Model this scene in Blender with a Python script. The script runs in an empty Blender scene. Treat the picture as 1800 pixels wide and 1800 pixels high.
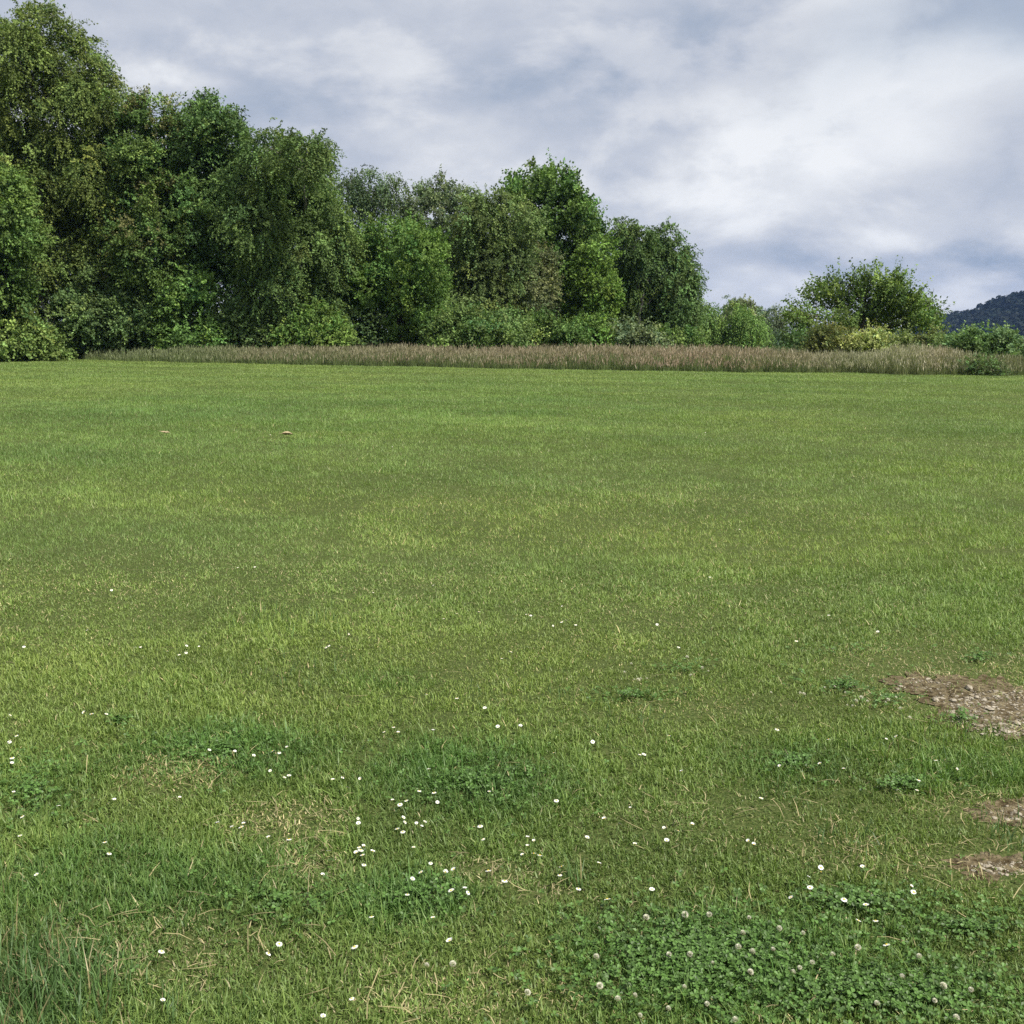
import bpy, math, random
import numpy as np
from mathutils import Matrix, Vector

R = math.radians
scene = bpy.context.scene
col = scene.collection

# ------------------------------------------------------------------ camera
EYE = 1.6
PITCH, ROLL, F = R(9.96), R(0.5), 1800.0          # F: focal length in pixels of the 1800 px photo
cp, sp = math.cos(PITCH), math.sin(PITCH)
fw = np.array([0, cp, -sp]); rt = np.array([1.0, 0, 0]); up = np.array([0, sp, cp])
cr, sr = math.cos(ROLL), math.sin(ROLL)
rt2, up2 = rt * cr + up * sr, up * cr - rt * sr
cam_d = bpy.data.cameras.new("camera"); cam = bpy.data.objects.new("camera", cam_d); col.objects.link(cam)
cam_d.sensor_width = 36; cam_d.sensor_fit = 'HORIZONTAL'; cam_d.lens = 36.0
cam_d.clip_start = 0.05; cam_d.clip_end = 20000
cam.matrix_world = Matrix(((rt2[0], up2[0], -fw[0], 0), (rt2[1], up2[1], -fw[1], 0), (rt2[2], up2[2], -fw[2], EYE), (0, 0, 0, 1)))
scene.camera = cam
scene.view_settings.view_transform = 'Standard'; scene.view_settings.look = 'None'
scene.view_settings.gamma = 1.0; scene.view_settings.exposure = 0.6
scene.view_settings.use_curve_mapping = False
scene.cycles.use_denoising = False
scene.cycles.max_bounces = 6; scene.cycles.diffuse_bounces = 3; scene.cycles.glossy_bounces = 2
scene.cycles.transmission_bounces = 3; scene.cycles.volume_bounces = 0; scene.cycles.transparent_max_bounces = 4
scene.cycles.caustics_reflective = False; scene.cycles.caustics_refractive = False
scene.cycles.sample_clamp_indirect = 4.0


def ray(px, py):
    return fw + rt2 * ((px - 900) / F) - up2 * ((py - 900) / F)


def ground(px, py, z=0.0):
    """Where the sight line through a photo pixel meets height z."""
    d = ray(px, py); t = (z - EYE) / d[2]
    return d[0] * t, d[1] * t


def at(px, py, Y):
    """Point at depth Y metres on that sight line."""
    d = ray(px, py); t = Y / d[1]
    return np.array([d[0] * t, Y, EYE + d[2] * t])


# ------------------------------------------------------------------ sun and sky
SUN_EL, SUN_AZ = R(53), R(122)                     # azimuth clockwise from +Y: over the right shoulder
sd = np.array([math.sin(SUN_AZ) * math.cos(SUN_EL), math.cos(SUN_AZ) * math.cos(SUN_EL), math.sin(SUN_EL)])
sun_d = bpy.data.lights.new("sun", 'SUN'); sun_d.energy = 4.8; sun_d.angle = R(3.0); sun_d.color = (1.0, 0.95, 0.86)
sun = bpy.data.objects.new("sun", sun_d); col.objects.link(sun)
sun.rotation_euler = Vector(-sd).to_track_quat('-Z', 'Y').to_euler()

world = bpy.data.worlds.new("World"); scene.world = world; world.use_nodes = True
wt = world.node_tree; wn, wl = wt.nodes, wt.links; wn.clear()


def W(kind, **kw):
    n = wn.new(kind)
    for k, v in kw.items():
        setattr(n, k, v)
    return n


def wm(op, a, b=None, c=None, clamp=False):
    n = W('ShaderNodeMath', operation=op, use_clamp=clamp)
    for i, v in enumerate((a, b, c)):
        if v is None: continue
        if isinstance(v, (int, float)): n.inputs[i].default_value = v
        else: wl.new(v, n.inputs[i])
    return n.outputs[0]


out = W('ShaderNodeOutputWorld'); bg = W('ShaderNodeBackground'); bg.inputs[1].default_value = 0.067
wl.new(bg.outputs[0], out.inputs[0])
tc = W('ShaderNodeTexCoord'); sep = W('ShaderNodeSeparateXYZ'); wl.new(tc.outputs['Generated'], sep.inputs[0])
sx, sy, sz = sep.outputs
az = wm('MULTIPLY', wm('ARCTAN2', sx, sy), 180 / math.pi)
el = wm('MULTIPLY', wm('ARCSINE', sz), 180 / math.pi)
zc = wm('ADD', wm('MAXIMUM', sz, 0.0), 0.42)
comb = W('ShaderNodeCombineXYZ')
wl.new(wm('DIVIDE', sx, zc), comb.inputs[0]); wl.new(wm('DIVIDE', sy, zc), comb.inputs[1])


def cloud_noise(scale, detail, rough, off, dist=0.0, round_=False):
    mp = W('ShaderNodeMapping'); wl.new(tc.outputs['Generated'] if round_ else comb.outputs[0], mp.inputs[0]); mp.inputs['Location'].default_value = off
    mp.inputs['Rotation'].default_value = (0, 0, R(20)); mp.inputs['Scale'].default_value = (1.0, 1.25, 1) if not round_ else (1.0, 1.0, 1.9)
    n = W('ShaderNodeTexNoise'); wl.new(mp.outputs[0], n.inputs['Vector'])
    n.inputs['Scale'].default_value = scale; n.inputs['Detail'].default_value = detail
    n.inputs['Roughness'].default_value = rough; n.inputs['Distortion'].default_value = dist
    return n.outputs[0]


n1 = cloud_noise(2.2, 8, 0.55, (3.1, 1.7, 0)); n2 = cloud_noise(5.0, 9, 0.56, (0.3, 5.7, 2), 0.25, True); n3 = cloud_noise(3.0, 5, 0.5, (7.3, 2.2, 5))
n4 = cloud_noise(12.0, 8, 0.58, (2.3, 8.2, 1), 0.2, True)
waz = wm('ADD', az, wm('MULTIPLY', wm('SUBTRACT', n2, 0.5), 12.0))
wel = wm('ADD', el, wm('MULTIPLY', wm('SUBTRACT', n3, 0.5), 7.0))


def blob(px, py, ra, re, amp, tilt=0.0):
    d = ray(px, py); a0 = math.degrees(math.atan2(d[0], d[1])); e0 = math.degrees(math.atan2(d[2], math.hypot(d[0], d[1])))
    ct, st = math.cos(R(tilt)), math.sin(R(tilt))
    da = wm('SUBTRACT', waz, a0); de = wm('SUBTRACT', wel, e0)
    u = wm('DIVIDE', wm('ADD', wm('MULTIPLY', da, ct), wm('MULTIPLY', de, st)), ra)
    v = wm('DIVIDE', wm('SUBTRACT', wm('MULTIPLY', de, ct), wm('MULTIPLY', da, st)), re)
    g = wm('POWER', 2.718, wm('MULTIPLY', wm('ADD', wm('MULTIPLY', u, u), wm('MULTIPLY', v, v)), -1.0))
    return wm('MULTIPLY', g, amp)


BLOBS = [  # photo px, py, half widths in degrees (azimuth, elevation), brightness, tilt
    (1250, 110, 11, 2.2, -0.22, 8), (800, 150, 12, 2.6, -0.16, 3), (350, 170, 7, 3, -0.14, -10), (330, 150, 1.8, 0.9, 0.30, 0),
    (1700, 110, 5, 2.0, 0.34, 15), (1450, 230, 10, 2.8, 0.24, 12), (820, 225, 7, 1.6, 0.22, 2), (700, 280, 5, 1.4, 0.05, 0), (1530, 300, 7, 2.0, 0.16, 0),
    (1000, 300, 6, 1.6, -0.12, -5), (1150, 370, 4, 1.2, -0.06, 0), (1330, 370, 5, 1.5, 0.16, 5), (1760, 270, 3.0, 1.5, -0.14, 20),
    (1720, 475, 8, 1.3, -0.35, 2), (1500, 465, 6, 1.0, -0.16, 0), (1330, 525, 3.5, 0.9, 0.12, 0), (1640, 545, 4, 0.8, -0.08, 0), (1300, 480, 4, 1.2, -0.10, 0),
    (950, 40, 7, 2.5, 0.02, 0), (600, 40, 8, 2.5, 0.03, 0)]
tot = wm('ADD', 0.645, wm('MULTIPLY', wm('SUBTRACT', n1, 0.5), 0.30))
tot = wm('ADD', tot, wm('MULTIPLY', wm('SUBTRACT', n2, 0.5), 0.58))
tot = wm('ADD', tot, wm('MULTIPLY', wm('SUBTRACT', n4, 0.5), 0.46))
edge = W('ShaderNodeMapRange', interpolation_type='SMOOTHSTEP'); wl.new(n2, edge.inputs[0]); edge.inputs[1].default_value = 0.46; edge.inputs[2].default_value = 0.60
tot = wm('ADD', tot, wm('MULTIPLY', wm('SUBTRACT', edge.outputs[0], 0.4), 0.20))
for b in BLOBS:
    tot = wm('ADD', tot, blob(*b))
ramp = W('ShaderNodeValToRGB'); wl.new(tot, ramp.inputs[0])
cr_ = ramp.color_ramp
stops = [(0.0, (0.22, 0.285, 0.40)), (0.25, (0.34, 0.41, 0.53)), (0.5, (0.54, 0.58, 0.665)), (0.7, (0.70, 0.725, 0.775)), (0.9, (0.85, 0.87, 0.90)), (1.0, (0.91, 0.925, 0.945))]
while len(cr_.elements) < len(stops): cr_.elements.new(0.5)
for e, (p, c) in zip(cr_.elements, stops):
    e.position = p; e.color = (*c, 1)
cmul = W('ShaderNodeMix', data_type='RGBA', blend_type='MULTIPLY'); cmul.inputs['Factor'].default_value = 1.0
wl.new(ramp.outputs[0], cmul.inputs['A']); cmul.inputs['B'].default_value = (10, 10, 10, 1)
sky = W('ShaderNodeTexSky', sky_type='NISHITA', sun_disc=False, sun_elevation=SUN_EL, sun_rotation=SUN_AZ)
thin = wm('ADD', 0.03, blob(1790, 15, 7, 2.6, 0.55, 12), clamp=True)       # thin cloud: the blue shows through
cmix = W('ShaderNodeMix', data_type='RGBA'); wl.new(thin, cmix.inputs['Factor'])
wl.new(cmul.outputs['Result'], cmix.inputs['A']); wl.new(sky.outputs[0], cmix.inputs['B'])
wl.new(cmix.outputs['Result'], bg.inputs[0])

# ------------------------------------------------------------------ helpers
rng = np.random.default_rng(11)
random.seed(5)


def tag(o, label=None, cat=None, group=None, kind=None):
    if label: o['label'] = label
    if cat: o['category'] = cat
    if group: o['group'] = group
    if kind: o['kind'] = kind
    return o


def link(name, me, mats, parent=None):
    o = bpy.data.objects.new(name, me); col.objects.link(o)
    for m in (mats if isinstance(mats, (list, tuple)) else [mats]):
        if m.name not in me.materials: me.materials.append(m)
    if parent is not None: o.parent = parent
    return o


def mesh_np(name, V, polys, tint=None, mat_idx=None, smooth=False):
    """polys: list of (k-vertex index arrays); tint: per vertex rgb."""
    me = bpy.data.meshes.new(name)
    V = np.ascontiguousarray(V, dtype=np.float32)
    me.vertices.add(len(V)); me.vertices.foreach_set('co', V.ravel())
    polys = [np.asarray(p, dtype=np.int32) for p in polys if len(p)]
    loops = np.concatenate([p.ravel() for p in polys])
    sizes = np.concatenate([np.full(len(p), p.shape[1], dtype=np.int32) for p in polys])
    starts = np.concatenate([[0], np.cumsum(sizes)[:-1]]).astype(np.int32)
    me.loops.add(len(loops)); me.loops.foreach_set('vertex_index', loops)
    me.polygons.add(len(sizes)); me.polygons.foreach_set('loop_start', starts)
    try: me.polygons.foreach_set('loop_total', sizes)
    except Exception: pass
    if mat_idx is not None: me.polygons.foreach_set('material_index', np.asarray(mat_idx, dtype=np.int32))
    me.polygons.foreach_set('use_smooth', np.full(len(sizes), smooth, dtype=bool))
    if tint is not None:
        a = me.attributes.new('tint', 'FLOAT_COLOR', 'POINT')
        c = np.ones((len(V), 4), dtype=np.float32); c[:, :3] = tint
        a.data.foreach_set('color', c.ravel())
    me.update(calc_edges=True)
    return me


_perm = np.random.default_rng(3).random((256, 256))


def vnoise(x, y, s=0):
    xi = np.floor(x).astype(np.int64); yi = np.floor(y).astype(np.int64)
    fx = x - xi; fy = y - yi; fx = fx * fx * (3 - 2 * fx); fy = fy * fy * (3 - 2 * fy)
    h = lambda a, b: _perm[(a + s * 37) & 255, (b + s * 91) & 255]
    return (h(xi, yi) * (1 - fx) + h(xi + 1, yi) * fx) * (1 - fy) + (h(xi, yi + 1) * (1 - fx) + h(xi + 1, yi + 1) * fx) * fy


def fbm(x, y, s=0, o=4):
    t = 0; a = 0.5; n = 0
    for i in range(o):
        t = t + a * vnoise(x * 2 ** i + 13.7 * i, y * 2 ** i + 5.1 * i, s + i); n += a; a *= 0.55
    return t / n


def gz(x, y):
    """Ground height: an almost level lawn with soft bumps."""
    x = np.asarray(x, dtype=float); y = np.asarray(y, dtype=float)
    return (fbm(x / 4.0 + 100, y / 4.0 + 100, 21, 3) - 0.5) * 0.10 * np.clip(1.5 - np.hypot(x, y) / 80, 0, 1)


def unit(v):
    return v / np.maximum(np.linalg.norm(v, axis=-1, keepdims=True), 1e-9)


# ------------------------------------------------------------------ materials
def new_mat(name):
    m = bpy.data.materials.new(name); m.use_nodes = True; m.node_tree.nodes.clear()
    return m, m.node_tree.nodes, m.node_tree.links


def leafy(name, trans=0.3, rough=0.5, spec=0.3, tcol=(1.0, 1.15, 0.55)):
    m, n, l = new_mat(name)
    o = n.new('ShaderNodeOutputMaterial'); a = n.new('ShaderNodeAttribute'); a.attribute_name = 'tint'
    p = n.new('ShaderNodeBsdfPrincipled'); p.inputs['Roughness'].default_value = rough
    p.inputs['Specular IOR Level'].default_value = spec
    t = n.new('ShaderNodeBsdfTranslucent'); mx = n.new('ShaderNodeMixShader'); mx.inputs[0].default_value = trans
    mc = n.new('ShaderNodeMix'); mc.data_type = 'RGBA'; mc.blend_type = 'MULTIPLY'; mc.inputs['Factor'].default_value = 1
    l.new(a.outputs['Color'], mc.inputs['A']); mc.inputs['B'].default_value = (*tcol, 1)
    l.new(a.outputs['Color'], p.inputs['Base Color']); l.new(mc.outputs['Result'], t.inputs['Color'])
    l.new(p.outputs[0], mx.inputs[1]); l.new(t.outputs[0], mx.inputs[2]); l.new(mx.outputs[0], o.inputs[0])
    return m


def plain(name, c, rough=0.7, spec=0.2, c2=None, scale=40.0):
    m, n, l = new_mat(name)
    o = n.new('ShaderNodeOutputMaterial'); p = n.new('ShaderNodeBsdfPrincipled')
    p.inputs['Roughness'].default_value = rough; p.inputs['Specular IOR Level'].default_value = spec
    tcn = n.new('ShaderNodeTexCoord'); no = n.new('ShaderNodeTexNoise'); no.inputs['Scale'].default_value = scale
    no.inputs['Detail'].default_value = 5
    l.new(tcn.outputs['Object'], no.inputs['Vector'])
    r = n.new('ShaderNodeValToRGB'); r.color_ramp.elements[0].position = 0.35; r.color_ramp.elements[1].position = 0.65
    r.color_ramp.elements[0].color = (*c, 1); r.color_ramp.elements[1].color = (*(c2 or c), 1)
    l.new(no.outputs[0], r.inputs[0]); l.new(r.outputs[0], p.inputs['Base Color']); l.new(p.outputs[0], o.inputs[0])
    return m


M_GRASS = leafy('grass_blade', 0.28, 0.5, 0.35)
M_LEAF = leafy('tree_leaf', 0.28, 0.6, 0.10)
M_BARK = plain('bark', (0.05, 0.042, 0.035), 0.9, 0.1, (0.10, 0.09, 0.075), 3.0)
M_BIRCH = plain('birch_bark', (0.10, 0.09, 0.08), 0.8, 0.1, (0.30, 0.29, 0.27), 1.2)
M_PETAL = plain('daisy_petal', (0.60, 0.60, 0.55), 0.6, 0.2, (0.70, 0.70, 0.66))
M_DISC = plain('daisy_disc', (0.55, 0.38, 0.03), 0.8, 0.1, (0.65, 0.48, 0.06), 900)
M_STEM = plain('flower_stem', (0.08, 0.14, 0.03), 0.6, 0.2, (0.11, 0.17, 0.05))
M_CLOVF = leafy('clover_floret', 0.25, 0.7, 0.1, (1, 1, 0.9))
M_STONE = plain('pale_stone', (0.16, 0.135, 0.095), 0.85, 0.15, (0.34, 0.305, 0.24), 30)
M_DRYLEAF = plain('dry_leaf', (0.22, 0.175, 0.10), 0.8, 0.15, (0.36, 0.30, 0.185), 25)


def ground_mat():
    m, n, l = new_mat('turf_ground')
    o = n.new('ShaderNodeOutputMaterial'); p = n.new('ShaderNodeBsdfPrincipled')
    p.inputs['Roughness'].default_value = 0.95; p.inputs['Specular IOR Level'].default_value = 0.05
    g = n.new('ShaderNodeNewGeometry')
    def nz(s, d=6):
        t = n.new('ShaderNodeTexNoise'); t.inputs['Scale'].default_value = s; t.inputs['Detail'].default_value = d
        l.new(g.outputs['Position'], t.inputs['Vector']); return t
    a, b = nz(0.7), nz(85.0, 8)
    r = n.new('ShaderNodeValToRGB'); e = r.color_ramp.elements
    e[0].position = 0.3; e[0].color = (0.056, 0.092, 0.022, 1); e[1].position = 0.75; e[1].color = (0.100, 0.140, 0.038, 1)
    l.new(a.outputs[0], r.inputs[0])
    r2 = n.new('ShaderNodeValToRGB'); e = r2.color_ramp.elements
    e[0].position = 0.4; e[0].color = (0.014, 0.020, 0.006, 1); e[1].position = 0.68; e[1].color = (0.11, 0.105, 0.045, 1)
    l.new(b.outputs[0], r2.inputs[0])
    mx = n.new('ShaderNodeMix'); mx.data_type = 'RGBA'; mx.inputs['Factor'].default_value = 0.55
    l.new(r.outputs[0], mx.inputs['A']); l.new(r2.outputs[0], mx.inputs['B'])
    l.new(mx.outputs['Result'], p.inputs['Base Color'])
    bp = n.new('ShaderNodeBump'); bp.inputs['Strength'].default_value = 0.6; bp.inputs['Distance'].default_value = 0.02
    l.new(b.outputs[0], bp.inputs['Height']); l.new(bp.outputs[0], p.inputs['Normal'])
    l.new(p.outputs[0], o.inputs[0])
    return m


def dirt_mat():
    m, n, l = new_mat('bare_earth')
    o = n.new('ShaderNodeOutputMaterial'); p = n.new('ShaderNodeBsdfPrincipled')
    p.inputs['Roughness'].default_value = 0.95; p.inputs['Specular IOR Level'].default_value = 0.05
    g = n.new('ShaderNodeNewGeometry')
    b = n.new('ShaderNodeTexNoise'); b.inputs['Scale'].default_value = 34; b.inputs['Detail'].default_value = 10
    l.new(g.outputs['Position'], b.inputs['Vector'])
    r = n.new('ShaderNodeValToRGB'); e = r.color_ramp.elements
    e[0].position = 0.35; e[0].color = (0.050, 0.036, 0.018, 1); e[1].position = 0.68; e[1].color = (0.175, 0.145, 0.088, 1)
    l.new(b.outputs[0], r.inputs[0]); l.new(r.outputs[0], p.inputs['Base Color'])
    bp = n.new('ShaderNodeBump'); bp.inputs['Strength'].default_value = 1.0; bp.inputs['Distance'].default_value = 0.03
    l.new(b.outputs[0], bp.inputs['Height']); l.new(bp.outputs[0], p.inputs['Normal'])
    l.new(p.outputs[0], o.inputs[0])
    return m


# ------------------------------------------------------------------ ground
def axis_coords(lo, hi, step, far):
    a = np.arange(lo, hi + step / 2, step)
    ext = np.geomspace(1, far, 22)
    return np.concatenate([(lo - ext)[::-1], a, hi + ext])


gx, gy = axis_coords(-45, 45, 0.6, 4000), axis_coords(-6, 75, 0.6, 4000)
X, Y = np.meshgrid(gx, gy); nx, ny = len(gx), len(gy)
idx = np.arange(nx * ny).reshape(ny, nx)
quads = np.stack([idx[:-1, :-1], idx[:-1, 1:], idx[1:, 1:], idx[1:, :-1]], -1).reshape(-1, 4)
lawn = link('lawn_ground', mesh_np('lawn_ground', np.stack([X.ravel(), Y.ravel(), gz(X, Y).ravel()], -1), [quads], smooth=True), ground_mat())
tag(lawn, kind='structure')


# patches of the lawn, measured on the photo: px, py, half width px, half height px, strength
def patchset(rows):
    res = []
    for px, py, rx, ry, s in rows:
        x0, y0 = ground(px, py); x1, y1 = ground(px, py - ry); x2, y2 = ground(px, py + ry)
        res.append((x0, (y1 + y2) / 2, rx * y0 / F * 1.05, (y1 - y2) / 2, s))
    return res


DRY = patchset([(510, 1450, 90, 32, .9), (860, 1540, 100, 22, .8), (310, 1370, 70, 32, .7), (1610, 1180, 130, 32, .8), (1720, 1190, 150, 50, .6), (1760, 1530, 110, 35, .9),
                (970, 1580, 60, 18, .6), (1200, 1245, 90, 18, .5), (300, 1690, 200, 50, .5), (760, 1760, 220, 60, .45), (1500, 1500, 120, 25, .6), (1750, 1435, 130, 30, .8), (1740, 1530, 150, 36, .9),
                (1250, 1440, 200, 40, .3), (100, 1030, 250, 70, .35), (1000, 900, 400, 60, .25), (550, 1530, 60, 26, .6), (1600, 1230, 90, 30, .6), (1250, 1050, 250, 50, .2), (640, 1000, 250, 60, .25)])
LUSH = patchset([(400, 1330, 170, 50, .8), (830, 1370, 150, 60, .8), (200, 1560, 240, 70, .7), (740, 1590, 110, 50, .8), (1250, 1710, 260, 100, .9), (60, 1740, 130, 70, 1.),
                 (1400, 1350, 150, 35, .5), (1700, 1370, 140, 40, .5), (1560, 1750, 260, 60, .6), (60, 1400, 100, 80, .5), (300, 740, 330, 60, .45), (800, 720, 300, 45, .4),
                 (700, 1200, 90, 18, .5), (1500, 1640, 150, 50, .5), (1600, 720, 300, 60, .15), (1130, 1230, 80, 16, .4)])
BARE = patchset([(1745, 1255, 105, 42, 1.), (1830, 1270, 130, 50, 1.), (1625, 1215, 40, 12, .7), (1795, 1437, 45, 14, .9), (1770, 1530, 60, 16, .6), (1320, 962, 95, 3, .9), (1240, 952, 60, 2, .6),
                 (1740, 970, 70, 4, .9), (1610, 955, 30, 2, .8), (1715, 1530, 60, 12, .5), (1740, 1437, 50, 10, .5), (690, 1195, 60, 7, .45), (1180, 1240, 70, 6, .5), (520, 1460, 50, 14, .5), (860, 1536, 45, 8, .55), (545, 1530, 35, 10, .5), (1560, 1190, 60, 4, .6),
                 (780, 915, 80, 2, .6), (1300, 1290, 50, 3, .3)])


def field(ps, x, y, jit):
    v = np.zeros_like(x)
    for x0, y0, rx, ry, s in ps:
        r2 = ((x - x0) / rx) ** 2 + ((y - y0) / ry) ** 2
        v = np.maximum(v, s * np.clip(1.6 - np.sqrt(r2) * (0.55 + 0.9 * jit), 0, 1))
    return v


def front_edge(x):
    """Depth Y of the mown edge, where the uncut grass begins."""
    return np.interp(x, EDGE_X, EDGE_Y)


_e = [(-400, 629), (110, 631.5), (260, 636), (400, 639), (640, 643), (900, 648), (1100, 652), (1400, 655.5), (1700, 660), (1800, 661), (2300, 664)]
_eg = [ground(a, b) for a, b in _e]
EDGE_X = np.array([p[0] for p in _eg]); EDGE_Y = np.array([p[1] for p in _eg])

# ------------------------------------------------------------------ mown grass
def blades(x, y, h, w, lean, tint, curl, name, mat, segs=2, z=None, bias=None):
    n = len(x); th = rng.random(n) * 2 * math.pi
    if bias is not None: th = np.where(rng.random(n) < .10, bias + rng.normal(0, .6, n), th)   # laid over by the mower
    d = np.stack([np.cos(th), np.sin(th), np.zeros(n)], -1)
    ph = th + math.pi / 2 + rng.normal(0, 0.5, n)
    s = np.stack([np.cos(ph), np.sin(ph), np.zeros(n)], -1)
    base = np.stack([x, y, (gz(x, y) if z is None else z) - 0.004], -1)
    u = np.array([0, 0, 1.0])
    l1 = lean[:, None]; l2 = (lean + curl)[:, None]
    hh = h[:, None]; ww = w[:, None]
    if segs == 2:
        mid = base + hh * 0.55 * (d * np.sin(l1) + u * np.cos(l1))
        tip = mid + hh * 0.45 * (d * np.sin(l2) + u * np.cos(l2))
        V = np.stack([base - s * ww * .5, base + s * ww * .5, mid + s * ww * .42, mid - s * ww * .42, tip], 1).reshape(-1, 3)
        b = np.arange(n)[:, None] * 5
        P = [b + np.array([[0, 1, 2, 3]]), b + np.array([[3, 2, 4]])]; k = 5
    else:
        tip = base + hh * (d * np.sin(l2) + u * np.cos(l2))
        V = np.stack([base - s * ww * .5, base + s * ww * .5, tip], 1).reshape(-1, 3)
        b = np.arange(n)[:, None] * 3; P = [b + np.array([[0, 1, 2]])]; k = 3
    return mesh_np(name, V, P, np.repeat(tint, k, axis=0))


def sample_lawn(N, dens, y0, y1):
    ys = np.geomspace(y0, y1, 4000); wd = 1.11 * ys + 2.6
    c = np.cumsum(dens(ys) * wd * np.gradient(ys)); c /= c[-1]
    y = np.interp(rng.random(N), c, ys); x = (rng.random(N) - 0.5) * (1.11 * y + 2.6)
    return x, y


GREEN = np.array([0.102, 0.157, 0.036]); LUSHC = np.array([0.068, 0.140, 0.033]); YELL = np.array([0.156, 0.204, 0.053]); STRAW = np.array([0.36, 0.31, 0.16])
NB = 3700000
x, y = sample_lawn(NB, lambda q: q ** -1.55, 1.7, 62)
jit = fbm(x * 3.1, y * 3.1, 40, 3)
keep = (y < front_edge(x) + 0.3)
bare, lush, dry = field(BARE, x, y, jit), field(LUSH, x, y, jit), field(DRY, x, y, jit)
patchy = np.clip((fbm(x * 1.4 + 7, y * 1.4, 50, 4) - 0.5) * 3.2, -1, 1)          # lush or thin areas, decimetres to metres
broad = np.clip((fbm(x / 7 + 3, y / 5, 60, 3) - 0.5) * 3, -1, 1)
keep &= rng.random(NB) > np.clip(bare * (.55 + .8 * fbm(x / .12, y / .12, 44, 3)), 0, .985)
tuft = fbm(x / .055, y / .055, 33, 2)
keep &= rng.random(NB) < np.where(y < 16, np.clip((tuft - .15) * 3.0, .25, 1), 1)
keep &= rng.random(NB) > np.clip(dry * 0.35 - lush, 0, 1)
x, y, jit, lush, dry, patchy, broad, tuft = (a[keep] for a in (x, y, jit, lush, dry, patchy, broad, tuft))
n = len(x)
vig = np.clip(0.5 + 0.38 * patchy + 0.25 * broad + 0.6 * lush - 0.6 * dry, 0, 1.3)
h = (0.015 + 0.0195 * vig) * (0.8 + .45 * tuft) * rng.gamma(7, 1 / 7, n) * (1 + 0.012 * y)
tall = rng.random(n) < 0.012; h[tall] *= 2.0
w = (0.0022 + 0.0016 * rng.random(n)) * (1 + y / 14)
fy = np.clip(0.50 - 0.45 * (vig - 0.5) + rng.normal(0, 0.28, n), 0, 1)[:, None]
c = GREEN * (1 - fy) + YELL * fy
lm = np.clip(lush * 0.9 + rng.normal(0, 0.2, n), 0, 1)[:, None]; c = c * (1 - lm) + LUSHC * lm
isd = rng.random(n) < (0.03 + 0.60 * dry + 0.06 * np.clip(-patchy, 0, 1)) * np.clip(1.2 - y / 30, 0.25, 1)
c[isd] = STRAW * (0.55 + 0.6 * rng.random((isd.sum(), 1)))
c *= (1.0 + 0.62 * rng.random((n, 1))) * (1 + np.clip((y - 3) / 22, 0, .20))[:, None]
mott = np.clip((fbm(x / .30 + 5, y / .30, 77, 3) - .5) * 3.5, -1, 1); mot2 = np.clip((fbm(x / 2.6 + 5, y / 1.6, 79, 4) - .5) * 3.5, -1, 1)
c *= (1 + .15 * mott + .14 * mot2 + .06 * broad)[:, None]; h *= 1 + .22 * mott
c *= 1 - .06 * mot2[:, None] * np.array([-1.0, 0, .5])
flk = (y > 9) & (rng.random(n) < .006); c[flk] = np.array([.42, .44, .24]); h[flk] *= 1.25
lean = np.abs(rng.normal(0.55, 0.42, n)); lean[isd] += 0.6
curl = np.abs(rng.normal(0.3, 0.45, n))
stripe = np.sin((y * .94 + x * .34 + 3.5 * (fbm(x / 9, y / 9, 95, 2) - .5)) * math.pi / 2.6)
bs = np.where(stripe > 0, 1.2, 1.2 + math.pi)
c *= (1 + .025 * np.clip(stripe * 2, -1, 1) * np.clip((y - 5) / 8, 0, 1))[:, None]  # light and dark of the mowing stripes, faintly painted into the blade tint
nr = y < 7
gr = link('grass', blades(x[nr], y[nr], h[nr], w[nr], lean[nr], c[nr], curl[nr], 'grass', M_GRASS, 2, bias=bs[nr]), M_GRASS)
tag(gr, 'short mown grass of the lawn in front of the viewer, patchy green and yellowish', 'grass', kind='stuff')
fr = ~nr
gf = link('far_grass', blades(x[fr], y[fr], h[fr] * 1.1, w[fr], lean[fr] * 0.8, c[fr], curl[fr], 'far_grass', M_GRASS, 1, bias=bs[fr]), M_GRASS)
tag(gf, 'short mown grass of the far lawn, reaching to the uncut strip', 'grass', kind='stuff')

# long bluish tuft in the near left corner, and longer blades dotted about
tx, ty, tl = [], [], []
for px, py, r_, k, hh in [(40, 1800, .20, 520, .125), (-70, 1770, .28, 500, .14), (180, 1815, .2, 140, .075), (330, 1825, .18, 90, .06), (20, 1550, .12, 60, .07), (520, 1090, .35, 90, .09), (560, 1180, .3, 70, .08),
                          (1490, 1490, .12, 60, .07), (910, 1230, .25, 60, .08), (1010, 1560, .05, 22, .09), (1790, 1480, .15, 90, .07), (1420, 1395, .2, 60, .06), (1650, 1330, .3, 160, .065), (1100, 1270, .2, 50, .08)]:
    gx_, gy_ = ground(px, py); a = rng.random(k) * 6.283; rr = r_ * np.sqrt(rng.random(k))
    tx.append(gx_ + rr * np.cos(a)); ty.append(gy_ + rr * np.sin(a)); tl.append(hh * (0.5 + 0.8 * rng.random(k)))
tx, ty, tl = map(np.concatenate, (tx, ty, tl)); n = len(tx)
tc_ = np.where(rng.random((n, 1)) < 0.12, STRAW * 0.8, np.array([0.090, 0.160, 0.052])) * (0.7 + 0.6 * rng.random((n, 1)))
tu = link('long_grass', blades(tx, ty, tl, np.full(n, 0.0036), np.abs(rng.normal(.25, .22, n)), tc_, np.abs(rng.normal(.35, .3, n)), 'long_grass', M_GRASS, 2), M_GRASS)
tag(tu, 'longer blue-green grass tufts, thickest in the near left corner', 'grass', kind='stuff')

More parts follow.
